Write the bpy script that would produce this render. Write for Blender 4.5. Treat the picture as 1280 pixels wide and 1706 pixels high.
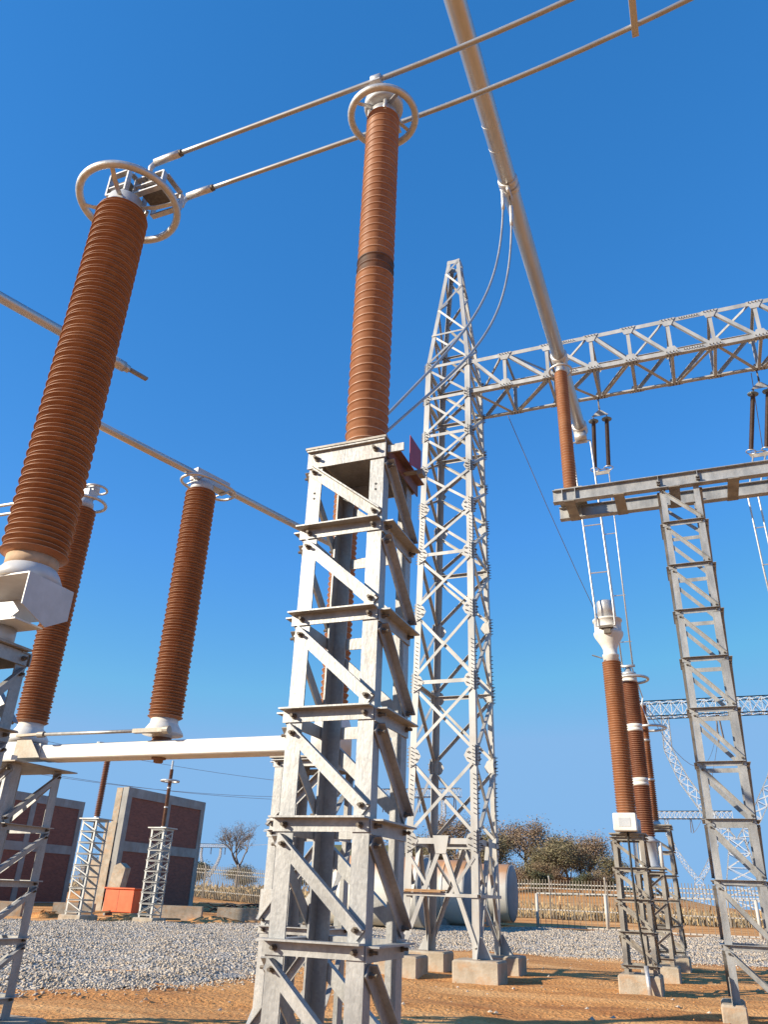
import bpy, math, random
import numpy as np
from mathutils import Vector, Matrix

for o in list(bpy.data.objects):
    bpy.data.objects.remove(o)
scene = bpy.context.scene
COL = scene.collection
rnd = random.Random(7)
V = Vector

# ------------------------------------------------------------------ camera
# yard axes: X along the beams (to the right), Y away along the tubular bus, metres
PITCH, ROLL, YAW = math.radians(26.6), math.radians(2.2), math.radians(22.3)
def _rot(v):
    return V((v[0]*math.cos(YAW)-v[1]*math.sin(YAW), v[0]*math.sin(YAW)+v[1]*math.cos(YAW), v[2]))
_f = V((0, math.cos(PITCH), math.sin(PITCH))); _u = V((0, -math.sin(PITCH), math.cos(PITCH))); _r = V((1, 0, 0))
fwd = _rot(_f)
right = _rot(_r*math.cos(ROLL)+_u*math.sin(ROLL))
upv = _rot(_u*math.cos(ROLL)-_r*math.sin(ROLL))
cam_d = bpy.data.cameras.new('camera')
cam_d.sensor_fit = 'VERTICAL'; cam_d.sensor_height = 36.0; cam_d.lens = 36.0*1275/1706
cam_d.clip_start = 0.05; cam_d.clip_end = 4000
cam = bpy.data.objects.new('camera', cam_d); COL.objects.link(cam)
m = Matrix((right, upv, -fwd)).transposed().to_4x4(); m.translation = V((0, 0, 1.6))
cam.matrix_world = m
scene.camera = cam

# ------------------------------------------------------------------ sky and sun
SUN_AZ, SUN_EL = math.radians(228), math.radians(22.5)     # clockwise from +Y
sunvec = V((math.sin(SUN_AZ)*math.cos(SUN_EL), math.cos(SUN_AZ)*math.cos(SUN_EL), math.sin(SUN_EL)))
world = bpy.data.worlds.new('World'); scene.world = world; world.use_nodes = True
wn = world.node_tree.nodes; wl = world.node_tree.links
bg = wn['Background']
sky = wn.new('ShaderNodeTexSky'); sky.sky_type = 'NISHITA'; sky.sun_disc = False
sky.sun_elevation = SUN_EL; sky.sun_rotation = SUN_AZ
sky.altitude = 3000; sky.air_density = 1.0; sky.dust_density = 0.3; sky.ozone_density = 2.0
# even tone curve over the whole dome: the phone picture is compressed and saturated
gmm = wn.new('ShaderNodeGamma'); gmm.inputs['Gamma'].default_value = 0.60
hsv = wn.new('ShaderNodeHueSaturation'); hsv.inputs['Saturation'].default_value = 1.74; hsv.inputs['Hue'].default_value = 0.5085
mn = wn.new('ShaderNodeVectorMath'); mn.operation = 'MINIMUM'; mn.inputs[1].default_value = (0.54, 1.08, 1.84)
sc2 = wn.new('ShaderNodeVectorMath'); sc2.operation = 'SCALE'; sc2.inputs['Scale'].default_value = 1.82
wl.new(sky.outputs[0], gmm.inputs[0]); wl.new(gmm.outputs[0], hsv.inputs['Color']); wl.new(hsv.outputs[0], mn.inputs[0])
wl.new(mn.outputs[0], sc2.inputs[0]); wl.new(sc2.outputs[0], bg.inputs[0]); bg.inputs[1].default_value = 0.15
sl = bpy.data.lights.new('sun', 'SUN'); sl.energy = 5.0; sl.angle = math.radians(0.53); sl.color = (1.0, 0.885, 0.70)
so = bpy.data.objects.new('sun', sl); COL.objects.link(so)
so.rotation_euler = (-sunvec).to_track_quat('-Z', 'Y').to_euler(); so.location = (0, 0, 60)
vs = scene.view_settings
vs.view_transform = 'Standard'; vs.look = 'None'; vs.exposure = 0.72; vs.gamma = 1.0; vs.use_curve_mapping = False

# ------------------------------------------------------------------ materials
def mat(name, col, rough=0.6, metal=0.0, var=0.0, scale=4.0, col2=None, bump=0.0, bscale=30.0, spec=0.5,
        coat=0.0, stretch=None, detail=5.0, fac=(0.35, 0.65), island=None, transl=0.0):
    mt = bpy.data.materials.new(name); mt.use_nodes = True
    n = mt.node_tree.nodes; l = mt.node_tree.links
    b = n['Principled BSDF']
    b.inputs['Roughness'].default_value = rough; b.inputs['Metallic'].default_value = metal
    b.inputs['Specular IOR Level'].default_value = spec
    if coat: b.inputs['Coat Weight'].default_value = coat
    b.inputs['Base Color'].default_value = (*col, 1)
    tc = n.new('ShaderNodeTexCoord'); mp = n.new('ShaderNodeMapping')
    if stretch: mp.inputs['Scale'].default_value = stretch
    l.new(tc.outputs['Object'], mp.inputs[0])
    if island:
        g = n.new('ShaderNodeNewGeometry'); rp = n.new('ShaderNodeValToRGB')
        el = rp.color_ramp.elements
        for i, c in enumerate(island):
            p = i/max(1, len(island)-1)
            e = el[i] if i < 2 else el.new(p)
            e.position = p; e.color = (*c, 1)
        l.new(g.outputs['Random Per Island'], rp.inputs[0]); l.new(rp.outputs[0], b.inputs['Base Color'])
    elif col2 is not None or var:
        nz = n.new('ShaderNodeTexNoise'); nz.inputs['Scale'].default_value = scale; nz.inputs['Detail'].default_value = detail
        nz.inputs['Roughness'].default_value = 0.62
        l.new(mp.outputs[0], nz.inputs['Vector'])
        rp = n.new('ShaderNodeValToRGB'); rp.color_ramp.elements[0].position = fac[0]; rp.color_ramp.elements[1].position = fac[1]
        c2 = col2 if col2 is not None else tuple(c*(1-var) for c in col)
        rp.color_ramp.elements[0].color = (*c2, 1); rp.color_ramp.elements[1].color = (*col, 1)
        l.new(nz.outputs['Fac'], rp.inputs[0]); l.new(rp.outputs[0], b.inputs['Base Color'])
        if metal > 0 or rough < 0.5:
            mr = n.new('ShaderNodeMapRange'); mr.inputs['To Min'].default_value = rough-0.1; mr.inputs['To Max'].default_value = rough+0.14
            l.new(nz.outputs['Fac'], mr.inputs[0]); l.new(mr.outputs[0], b.inputs['Roughness'])
    if bump:
        nb = n.new('ShaderNodeTexNoise'); nb.inputs['Scale'].default_value = bscale; nb.inputs['Detail'].default_value = 6
        l.new(mp.outputs[0], nb.inputs['Vector'])
        bp = n.new('ShaderNodeBump'); bp.inputs['Strength'].default_value = bump; bp.inputs['Distance'].default_value = 0.02
        l.new(nb.outputs['Fac'], bp.inputs['Height']); l.new(bp.outputs[0], b.inputs['Normal'])
    return mt

M = {}
M['galv'] = mat('galvanised_steel', (0.43, 0.43, 0.425), 0.46, 0.45, col2=(0.245, 0.247, 0.245), scale=5, stretch=(1, 1, 0.35), bump=0.08, bscale=60, fac=(0.3, 0.72))
M['galv2'] = mat('weathered_galvanised_steel', (0.37, 0.35, 0.31), 0.56, 0.35, col2=(0.21, 0.19, 0.165), scale=3.2, stretch=(1, 1, 0.4), bump=0.06, bscale=40)
M['galvlt'] = mat('pale_galvanised_steel', (0.47, 0.465, 0.45), 0.48, 0.4, col2=(0.34, 0.335, 0.32), scale=2.5, stretch=(1, 1, 0.3))
M['bolt'] = mat('dull_bolt_steel', (0.20, 0.17, 0.14), 0.6, 0.5, var=0.5, scale=40)
M['alu'] = mat('aluminium', (0.60, 0.58, 0.56), 0.38, 0.8, col2=(0.50, 0.475, 0.45), scale=1.2, stretch=(3, 0.6, 3))
M['alub'] = mat('bright_cast_aluminium', (0.60, 0.59, 0.58), 0.42, 0.6, var=0.2, scale=20, bump=0.1, bscale=80)
M['cable'] = mat('stranded_conductor', (0.42, 0.42, 0.425), 0.42, 0.7, var=0.15, scale=3)
M['porc'] = mat('brown_glazed_porcelain', (0.33, 0.142, 0.066), 0.5, 0.0, col2=(0.225, 0.092, 0.045), scale=3.0, coat=0.0, fac=(0.25, 0.75), stretch=(1, 1, 0.8), spec=0.3)
M['porcd'] = mat('dark_brown_porcelain', (0.20, 0.070, 0.036), 0.5, 0.0, col2=(0.14, 0.050, 0.028), scale=2.2, coat=0.06)
M['porcs'] = mat('soot_stained_porcelain', (0.17, 0.075, 0.04), 0.6, 0.0, col2=(0.035, 0.02, 0.016), scale=4, fac=(0.42, 0.66))
M['rim'] = mat('painted_rim_highlight', (0.43, 0.24, 0.145), 0.45, 0.0, col2=(0.29, 0.14, 0.075), scale=6, spec=0.5)  # lighter brown that paints a highlight onto the shed rims
M['soot'] = mat('sooty_joint_cement', (0.03, 0.018, 0.014), 0.75, var=0.4, scale=12)
M['cement'] = mat('insulator_cement', (0.52, 0.36, 0.23), 0.8, var=0.25, scale=18)
M['polymer'] = mat('dark_polymer_insulator', (0.075, 0.05, 0.045), 0.5, var=0.4, scale=6)
M['glassd'] = mat('blue_grey_glass_disc', (0.22, 0.30, 0.36), 0.2, 0.0, var=0.2, scale=10)
M['white'] = mat('white_enamel', (0.70, 0.69, 0.66), 0.45, 0, col2=(0.60, 0.575, 0.53), scale=4, spec=0.4)
M['white2'] = mat('pale_grey_enamel', (0.58, 0.59, 0.60), 0.42, 0.0, col2=(0.48, 0.48, 0.475), scale=5, spec=0.45)
M['grey'] = mat('grey_enamel', (0.50, 0.52, 0.54), 0.45, 0.1, var=0.15, scale=6)
M['rust'] = mat('rusty_pipe', (0.30, 0.17, 0.11), 0.75, 0.2, col2=(0.17, 0.09, 0.06), scale=8)
M['red'] = mat('red_enamel', (0.30, 0.035, 0.06), 0.55, 0, var=0.25, scale=8)
M['redp'] = mat('red_oxide_primer', (0.21, 0.12, 0.11), 0.65, 0.1, col2=(0.13, 0.075, 0.07), scale=9)
M['conc'] = mat('concrete', (0.44, 0.38, 0.30), 0.9, 0, col2=(0.30, 0.245, 0.18), scale=3, bump=0.4, bscale=25)
M['concg'] = mat('grey_concrete', (0.36, 0.36, 0.34), 0.9, 0, col2=(0.26, 0.255, 0.24), scale=1.2, bump=0.3, bscale=10)
M['orange'] = mat('orange_fibreglass', (0.72, 0.13, 0.035), 0.45, 0, var=0.15, scale=3)
M['black'] = mat('black_rubber', (0.018, 0.017, 0.016), 0.6, 0, var=0.3, scale=10)
M['wood'] = mat('raw_timber', (0.42, 0.25, 0.12), 0.8, 0, col2=(0.27, 0.15, 0.07), scale=6, stretch=(1, 8, 8))
M['cyan'] = mat('cyan_plastic', (0.04, 0.45, 0.62), 0.4, 0, var=0.1)
M['tank'] = mat('white_tank_paint', (0.62, 0.60, 0.55), 0.5, 0, var=0.12, scale=0.8)
M['tankend'] = mat('grey_tank_end', (0.22, 0.235, 0.26), 0.6, 0, var=0.25, scale=0.8)
M['fence'] = mat('fence_steel', (0.52, 0.50, 0.46), 0.6, 0.2, var=0.25, scale=2)
M['pale'] = mat('palisade_steel', (0.24, 0.21, 0.17), 0.7, 0.15, var=0.25, scale=2)
M['far'] = mat('hazed_tower_steel', (0.52, 0.54, 0.57), 0.7, 0.0, var=0.2, scale=0.3)  # distance haze is mixed into this pale bluish base colour
M['wire'] = mat('overhead_wire', (0.25, 0.24, 0.24), 0.5, 0.4)
M['stone'] = mat('crushed_stone', (0.4, 0.38, 0.36), 0.85, island=[(0.20, 0.165, 0.13), (0.50, 0.42, 0.33), (0.39, 0.33, 0.265), (0.62, 0.53, 0.42), (0.33, 0.24, 0.16), (0.52, 0.45, 0.365), (0.24, 0.205, 0.18)])
M['grass'] = mat('dry_grass', (0.5, 0.35, 0.15), 0.9, island=[(0.36, 0.235, 0.10), (0.48, 0.33, 0.155), (0.25, 0.16, 0.075), (0.52, 0.39, 0.21), (0.20, 0.135, 0.07)])
M['bark'] = mat('grey_bark', (0.24, 0.19, 0.15), 0.9, var=0.4, scale=3)
M['leaf'] = mat('olive_foliage', (0.1, 0.1, 0.03), 0.8, island=[(0.12, 0.115, 0.055), (0.18, 0.155, 0.08), (0.22, 0.17, 0.10), (0.14, 0.125, 0.06)])
M['leafb'] = mat('dry_brown_foliage', (0.16, 0.1, 0.05), 0.85, island=[(0.25, 0.16, 0.10), (0.19, 0.15, 0.085), (0.30, 0.20, 0.13), (0.20, 0.135, 0.10)])
M['leafg'] = mat('dark_green_foliage', (0.05, 0.07, 0.03), 0.8, island=[(0.045, 0.06, 0.028), (0.075, 0.085, 0.04), (0.10, 0.09, 0.05)])

def stain(key, c3, scale, lo, hi, stretch, cell=0.0, amt=1.0):
    """second layer over a material's own colour: stains with a shape of their own, and optional crystal spangle"""
    mt = M[key]; n = mt.node_tree.nodes; l = mt.node_tree.links; b = n['Principled BSDF']
    src = b.inputs['Base Color'].links[0].from_socket
    tc = n.new('ShaderNodeTexCoord'); mp = n.new('ShaderNodeMapping'); mp.inputs['Scale'].default_value = stretch; l.new(tc.outputs['Object'], mp.inputs[0])
    nz = n.new('ShaderNodeTexNoise'); nz.inputs['Scale'].default_value = scale; nz.inputs['Detail'].default_value = 7; nz.inputs['Roughness'].default_value = 0.7; nz.inputs['Distortion'].default_value = 0.4
    l.new(mp.outputs[0], nz.inputs['Vector'])
    mr = n.new('ShaderNodeMapRange'); mr.inputs['From Min'].default_value = lo; mr.inputs['From Max'].default_value = hi; mr.inputs['To Max'].default_value = amt; l.new(nz.outputs['Fac'], mr.inputs[0])
    mx = n.new('ShaderNodeMix'); mx.data_type = 'RGBA'; l.new(mr.outputs[0], mx.inputs['Factor']); l.new(src, mx.inputs['A']); mx.inputs['B'].default_value = (*c3, 1)
    out = mx.outputs['Result']
    if cell:
        vo = n.new('ShaderNodeTexVoronoi'); vo.inputs['Scale'].default_value = 70; l.new(tc.outputs['Object'], vo.inputs['Vector'])
        sp = n.new('ShaderNodeSeparateColor'); l.new(vo.outputs['Color'], sp.inputs[0])
        m2 = n.new('ShaderNodeMapRange'); m2.inputs['To Min'].default_value = 1-cell; m2.inputs['To Max'].default_value = 1+cell; l.new(sp.outputs[0], m2.inputs[0])
        ms = n.new('ShaderNodeVectorMath'); ms.operation = 'SCALE'; l.new(out, ms.inputs[0]); l.new(m2.outputs[0], ms.inputs['Scale']); out = ms.outputs[0]
    l.new(out, b.inputs['Base Color'])
stain('galv', (0.26, 0.19, 0.12), 2.6, 0.56, 0.74, (1, 1, 0.5), 0.09, 0.42)
stain('galv2', (0.24, 0.15, 0.08), 2.2, 0.52, 0.70, (1, 1, 0.5), 0.10, 0.6)
stain('galvlt', (0.33, 0.26, 0.18), 1.3, 0.54, 0.72, (1, 1, 0.35), 0.0, 0.4)
stain('porc', (0.40, 0.225, 0.125), 3.4, 0.46, 0.70, (1, 1, 0.35), 0.0, 0.5)
stain('porc', (0.10, 0.045, 0.03), 2.1, 0.55, 0.75, (1, 1, 0.6), 0.0, 0.55)
stain('porcd', (0.33, 0.16, 0.09), 3.4, 0.5, 0.72, (1, 1, 0.35), 0.0, 0.5)
stain('white', (0.44, 0.34, 0.23), 5.0, 0.58, 0.78, (1, 1, 0.4), 0.0, 0.6)
stain('conc', (0.46, 0.25, 0.11), 2.4, 0.50, 0.72, (1, 1, 1.6), 0.0, 0.8)
stain('concg', (0.25, 0.22, 0.18), 0.9, 0.5, 0.7, (1, 1, 0.3), 0.0, 0.7)

def dust_tank():
    mt = M['tank']; n = mt.node_tree.nodes; l = mt.node_tree.links; b = n['Principled BSDF']
    g = n.new('ShaderNodeTexCoord'); s = n.new('ShaderNodeSeparateXYZ'); l.new(g.outputs['Object'], s.inputs[0])
    nz = n.new('ShaderNodeTexNoise'); nz.inputs['Scale'].default_value = 1.3; l.new(g.outputs['Object'], nz.inputs['Vector'])
    ad = n.new('ShaderNodeMath'); ad.operation = 'MULTIPLY_ADD'; ad.inputs[1].default_value = 0.9
    l.new(nz.outputs['Fac'], ad.inputs[0]); l.new(s.outputs['Z'], ad.inputs[2])
    mr = n.new('ShaderNodeMapRange'); mr.inputs['From Min'].default_value = 2.35; mr.inputs['From Max'].default_value = 3.15
    l.new(ad.outputs[0], mr.inputs[0])
    mx = n.new('ShaderNodeMix'); mx.data_type = 'RGBA'
    mx.inputs['A'].default_value = (0.64, 0.60, 0.52, 1); mx.inputs['B'].default_value = (0.50, 0.26, 0.12, 1)
    l.new(mr.outputs[0], mx.inputs['Factor']); l.new(mx.outputs['Result'], b.inputs['Base Color'])
dust_tank()

def brick_mat():
    mt = bpy.data.materials.new('red_brickwork'); mt.use_nodes = True
    n = mt.node_tree.nodes; l = mt.node_tree.links; b = n['Principled BSDF']; b.inputs['Roughness'].default_value = 0.9
    tc = n.new('ShaderNodeTexCoord'); s = n.new('ShaderNodeSeparateXYZ'); c = n.new('ShaderNodeCombineXYZ')
    l.new(tc.outputs['Object'], s.inputs[0]); l.new(s.outputs['Y'], c.inputs['X']); l.new(s.outputs['Z'], c.inputs['Y'])
    br = n.new('ShaderNodeTexBrick'); l.new(c.outputs[0], br.inputs['Vector'])
    br.inputs['Color1'].default_value = (0.27, 0.105, 0.072, 1); br.inputs['Color2'].default_value = (0.19, 0.075, 0.055, 1)
    br.inputs['Mortar'].default_value = (0.23, 0.14, 0.11, 1); br.inputs['Scale'].default_value = 1.0
    br.inputs['Mortar Size'].default_value = 0.006; br.inputs['Brick Width'].default_value = 0.23; br.inputs['Row Height'].default_value = 0.085
    l.new(br.outputs['Color'], b.inputs['Base Color'])
    bp = n.new('ShaderNodeBump'); bp.inputs['Strength'].default_value = 0.6; bp.inputs['Distance'].default_value = 0.01; bp.invert = True
    l.new(br.outputs['Fac'], bp.inputs['Height']); l.new(bp.outputs[0], b.inputs['Normal'])
    return mt
M['brick'] = brick_mat()

def dirt_mat():
    mt = bpy.data.materials.new('orange_dirt'); mt.use_nodes = True
    n = mt.node_tree.nodes; l = mt.node_tree.links; b = n['Principled BSDF']; b.inputs['Roughness'].default_value = 0.95
    b.inputs['Specular IOR Level'].default_value = 0.15
    tc = n.new('ShaderNodeTexCoord'); mp = n.new('ShaderNodeMapping'); mp.inputs['Scale'].default_value = (0.25, 1.0, 1)
    l.new(tc.outputs['Object'], mp.inputs[0])
    n1 = n.new('ShaderNodeTexNoise'); n1.inputs['Scale'].default_value = 0.55; n1.inputs['Detail'].default_value = 12; n1.inputs['Roughness'].default_value = 0.78
    l.new(mp.outputs[0], n1.inputs['Vector'])
    r1 = n.new('ShaderNodeValToRGB'); e = r1.color_ramp.elements
    e[0].position = 0.38; e[0].color = (0.38, 0.158, 0.055, 1); e[1].position = 0.62; e[1].color = (0.70, 0.39, 0.165, 1)
    x = e.new(0.5); x.color = (0.56, 0.272, 0.098, 1)
    l.new(n1.outputs['Fac'], r1.inputs[0])
    n2 = n.new('ShaderNodeTexNoise'); n2.inputs['Scale'].default_value = 14; n2.inputs['Detail'].default_value = 8
    l.new(tc.outputs['Object'], n2.inputs['Vector'])
    mx = n.new('ShaderNodeMix'); mx.data_type = 'RGBA'; mx.blend_type = 'OVERLAY'; mx.inputs['Factor'].default_value = 0.5
    l.new(r1.outputs[0], mx.inputs['A']); l.new(n2.outputs['Fac'], mx.inputs['B']); l.new(mx.outputs['Result'], b.inputs['Base Color'])
    bp = n.new('ShaderNodeBump'); bp.inputs['Strength'].default_value = 0.7; bp.inputs['Distance'].default_value = 0.06
    l.new(n2.outputs['Fac'], bp.inputs['Height']); l.new(bp.outputs[0], b.inputs['Normal'])
    return mt
M['dirt'] = dirt_mat()

def gravel_mat():
    mt = bpy.data.materials.new('gravel_bed'); mt.use_nodes = True
    n = mt.node_tree.nodes; l = mt.node_tree.links; b = n['Principled BSDF']; b.inputs['Roughness'].default_value = 0.9
    tc = n.new('ShaderNodeTexCoord')
    vo = n.new('ShaderNodeTexVoronoi'); vo.inputs['Scale'].default_value = 14
    l.new(tc.outputs['Object'], vo.inputs['Vector'])
    s = n.new('ShaderNodeSeparateColor'); l.new(vo.outputs['Color'], s.inputs[0])
    rp = n.new('ShaderNodeValToRGB'); e = rp.color_ramp.elements
    e[0].color = (0.16, 0.135, 0.115, 1); e[1].color = (0.60, 0.53, 0.44, 1); x = e.new(0.5); x.color = (0.42, 0.37, 0.315, 1)
    l.new(s.outputs[0], rp.inputs[0]); l.new(rp.outputs[0], b.inputs['Base Color'])
    bp = n.new('ShaderNodeBump'); bp.inputs['Strength'].default_value = 1.0; bp.inputs['Distance'].default_value = 0.05; bp.invert = True
    l.new(vo.outputs['Distance'], bp.inputs['Height']); l.new(bp.outputs[0], b.inputs['Normal'])
    return mt
M['gravel'] = gravel_mat()

# ------------------------------------------------------------------ mesh builder and object helpers
def perp(d):
    d = d.normalized(); a = V((0, 0, 1)) if abs(d.z) < 0.9 else V((1, 0, 0))
    x = d.cross(a).normalized(); return x, d.cross(x).normalized()

class MB:
    def __init__(s): s.v = []; s.f = []; s.mi = []; s.cur = 0
    def _add(s, vs, fs):
        k = len(s.v); s.v += [tuple(p) for p in vs]
        for f in fs: s.f.append(tuple(i+k for i in f)); s.mi.append(s.cur)
        return s
    def box(s, a, b):
        x0, y0, z0 = a; x1, y1, z1 = b
        return s._add([(x0, y0, z0), (x1, y0, z0), (x1, y1, z0), (x0, y1, z0), (x0, y0, z1), (x1, y0, z1), (x1, y1, z1), (x0, y1, z1)],
                      [(0, 3, 2, 1), (4, 5, 6, 7), (0, 1, 5, 4), (1, 2, 6, 5), (2, 3, 7, 6), (3, 0, 4, 7)])
    def bevbox(s, a, b, r):
        x0, y0, z0 = a; x1, y1, z1 = b; vs = []
        for z, i in ((z0, r), (z0+r, 0), (z1-r, 0), (z1, r)):
            q = r if i == 0 else r
            for (x, y) in ((x0+i+q*0.6, y0+i), (x1-i-q*0.6, y0+i), (x1-i, y0+i+q*0.6), (x1-i, y1-i-q*0.6), (x1-i-q*0.6, y1-i), (x0+i+q*0.6, y1-i), (x0+i, y1-i-q*0.6), (x0+i, y0+i+q*0.6)):
                vs.append((x, y, z))
        fs = [tuple(reversed(range(8))), tuple(range(24, 32))]
        for k in range(3):
            for j in range(8):
                fs.append((k*8+j, k*8+(j+1) % 8, (k+1)*8+(j+1) % 8, (k+1)*8+j))
        return s._add(vs, fs)
    def bar(s, p, q, w, h, up=None):
        p = V(p); q = V(q); d = (q-p).normalized()
        if up is None: x, y = perp(d)
        else:
            y = V(up); y = (y-d*y.dot(d)).normalized(); x = d.cross(y)
        o = [x*(-w/2)+y*(-h/2), x*(w/2)+y*(-h/2), x*(w/2)+y*(h/2), x*(-w/2)+y*(h/2)]
        return s._add([p+a for a in o]+[q+a for a in o], [(3, 2, 1, 0), (4, 5, 6, 7), (0, 1, 5, 4), (1, 2, 6, 5), (2, 3, 7, 6), (3, 0, 4, 7)])
    def angle(s, p, q, w, t, n1, n2, w2=None):
        p = V(p); q = V(q); d = (q-p).normalized(); w2 = w2 or w
        a = V(n1); a = (a-d*a.dot(d)).normalized()
        b = V(n2); b = b-d*b.dot(d); b = (b-a*b.dot(a)).normalized()
        o = [V((0, 0, 0)), a*w, a*w+b*t, a*t+b*t, a*t+b*w2, b*w2]
        vs = [p+k for k in o]+[q+k for k in o]
        fs = [(i, (i+1) % 6, 6+(i+1) % 6, 6+i) for i in range(6)]
        fs += [(0, 3, 2, 1), (0, 5, 4, 3), (6, 7, 8, 9), (6, 9, 10, 11)]
        if d.dot(a.cross(b)) < 0: fs = [tuple(reversed(f)) for f in fs]
        return s._add(vs, fs)
    def tube(s, pts, r, n=12, cap=True, closed=False):
        pts = [V(p) for p in pts]; k = len(pts); rs = r if isinstance(r, (list, tuple)) else [r]*k
        vs = []; x = None
        for i, p in enumerate(pts):
            if closed: d = pts[(i+1) % k]-pts[i-1]
            else: d = pts[min(i+1, k-1)]-pts[max(i-1, 0)]
            d.normalize()
            if x is None: x, _ = perp(d)
            else: x = (x-d*x.dot(d)).normalized()
            y = d.cross(x)
            for j in range(n):
                a = 2*math.pi*j/n; vs.append(p+(x*math.cos(a)+y*math.sin(a))*rs[i])
        fs = []
        for i in range(k if closed else k-1):
            i2 = (i+1) % k
            for j in range(n): fs.append((i*n+j, i*n+(j+1) % n, i2*n+(j+1) % n, i2*n+j))
        if cap and not closed: fs += [tuple(reversed(range(n))), tuple(range((k-1)*n, k*n))]
        return s._add(vs, fs)
    def ring(s, c, R, r, n=40, m=10, nrm=(0, 0, 1), arc=(0, 2*math.pi), sx=1.0):
        c = V(c); x, y = perp(V(nrm)); full = arc[1]-arc[0] > 6.28
        k = n if full else n+1
        pts = [c+x*(R*sx*math.cos(arc[0]+(arc[1]-arc[0])*i/n))+y*(R*math.sin(arc[0]+(arc[1]-arc[0])*i/n)) for i in range(k)]
        return s.tube(pts, r, m, closed=full)
    def lathe(s, prof, c=(0, 0, 0), n=28, axis=None):
        c = V(c); vs = []; k = len(prof)
        if axis is None: ax, x, y = V((0, 0, 1)), V((1, 0, 0)), V((0, 1, 0))
        else:
            ax = V(axis).normalized(); x, y = perp(ax); y = ax.cross(x)
        for (r, z) in prof:
            for j in range(n):
                a = 2*math.pi*j/n; vs.append(c+ax*z+(x*math.cos(a)+y*math.sin(a))*r)
        fs = []
        for i in range(k-1):
            for j in range(n): fs.append((i*n+j, i*n+(j+1) % n, (i+1)*n+(j+1) % n, (i+1)*n+j))
        fs += [tuple(reversed(range(n))), tuple(range((k-1)*n, k*n))]
        return s._add(vs, fs)
    def plate(s, pts, nrm, t):
        nrm = V(nrm).normalized()*t; k = len(pts)
        vs = [V(p) for p in pts]+[V(p)+nrm for p in pts]
        fs = [tuple(reversed(range(k))), tuple(range(k, 2*k))]+[(i, (i+1) % k, k+(i+1) % k, k+i) for i in range(k)]
        # keep outward winding
        e = (V(pts[1])-V(pts[0])).cross(V(pts[2])-V(pts[1]))
        if e.dot(nrm) < 0: fs = [tuple(reversed(f)) for f in fs]
        return s._add(vs, fs)
    def mesh(s, name, mats, off=V((0, 0, 0)), smooth=False):
        me = bpy.data.meshes.new(name)
        me.from_pydata([(x-off.x, y-off.y, z-off.z) for (x, y, z) in s.v], [], s.f)
        if not isinstance(mats, (list, tuple)): mats = [mats]
        for q in mats: me.materials.append(q)
        if len(mats) > 1: me.polygons.foreach_set('material_index', s.mi)
        if smooth: me.polygons.foreach_set('use_smooth', [True]*len(me.polygons))
        me.update(); return me

WLOC = {}
def thing(name, label, cat, loc, group=None):
    o = bpy.data.objects.new(name, None); COL.objects.link(o)
    o.empty_display_size = 0.2; o.location = loc
    o['label'] = label; o['category'] = cat
    if group: o['group'] = group
    WLOC[o.name] = V(loc); return o
def part(mb, name, mt, parent, smooth=False, label=None, kind=None):
    off = WLOC[parent.name]
    o = bpy.data.objects.new(name, mb.mesh(name, mt, off, smooth)); COL.objects.link(o)
    o.parent = parent; WLOC[o.name] = off
    if label: o['label'] = label
    if kind: o['kind'] = kind
    return o
def shared(me, name, parent, loc, quat=None, scale=None):
    o = bpy.data.objects.new(name, me); COL.objects.link(o); o.parent = parent
    o.location = V(loc)-WLOC[parent.name]
    if quat is not None: o.rotation_mode = 'QUATERNION'; o.rotation_quaternion = quat
    if scale: o.scale = (scale,)*3
    WLOC[o.name] = V(loc); return o
def solo(mb, name, mt, label, cat, loc, group=None, smooth=False, kind=None):
    loc = V(loc); o = bpy.data.objects.new(name, mb.mesh(name, mt, loc, smooth)); COL.objects.link(o); o.location = loc
    if label: o['label'] = label
    if cat: o['category'] = cat
    if group: o['group'] = group
    if kind: o['kind'] = kind
    WLOC[o.name] = loc; return o

# bolt: hex head with protruding shank, pointing along +Z
_b = MB(); _b.lathe([(0.0145, 0), (0.0145, 0.012), (0.0085, 0.0121), (0.0085, 0.036)], n=6)
BOLT = _b.mesh('bolt', M['bolt'])
def bolt(parent, p, n, s=1.0):
    return shared(BOLT, 'bolt', parent, p, V(n).to_track_quat('Z', 'Y'), s)

# ------------------------------------------------------------------ ground
def sstep(a, b, x):
    t = max(0.0, min(1.0, (x-a)/(b-a))); return t*t*(3-2*t)
def terrain(x, y):
    z = 0.30*sstep(27, 46, y)+0.22*sstep(46, 62, y)+0.2*sstep(-20, -45, x)*sstep(40, 62, y)
    z += 4.2*math.exp(-((x+27)/17)**2-((y-112)/17)**2)+1.2*math.exp(-((x+10)/10)**2-((y-100)/14)**2)
    z += 0.6*sstep(60, 90, y)
    z += 0.9*math.exp(-((x+44)/6)**2-((y-57)/3.0)**2)
    z += (0.02*math.sin(x*1.3+y*0.6)+0.015*math.sin(y*2.1-x*0.7))*(1 if y > 5 else 0.4)
    return z
def axis(spans):
    out = []
    for a, b, st in spans:
        k = max(1, round((b-a)/st)); out += [a+(b-a)*i/k for i in range(k)]
    out.append(spans[-1][1]); return out
gx = axis([(-1500, -300, 150), (-300, -80, 10), (-80, -30, 1.5), (-30, 12, 0.35), (12, 60, 3), (60, 300, 30), (300, 1500, 200)])
gy = axis([(-300, -20, 40), (-20, 8, 2), (8, 34, 0.3), (34, 64, 0.8), (64, 140, 3), (140, 300, 16), (300, 2500, 220)])
nx, ny = len(gx), len(gy)
gv = []
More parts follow.
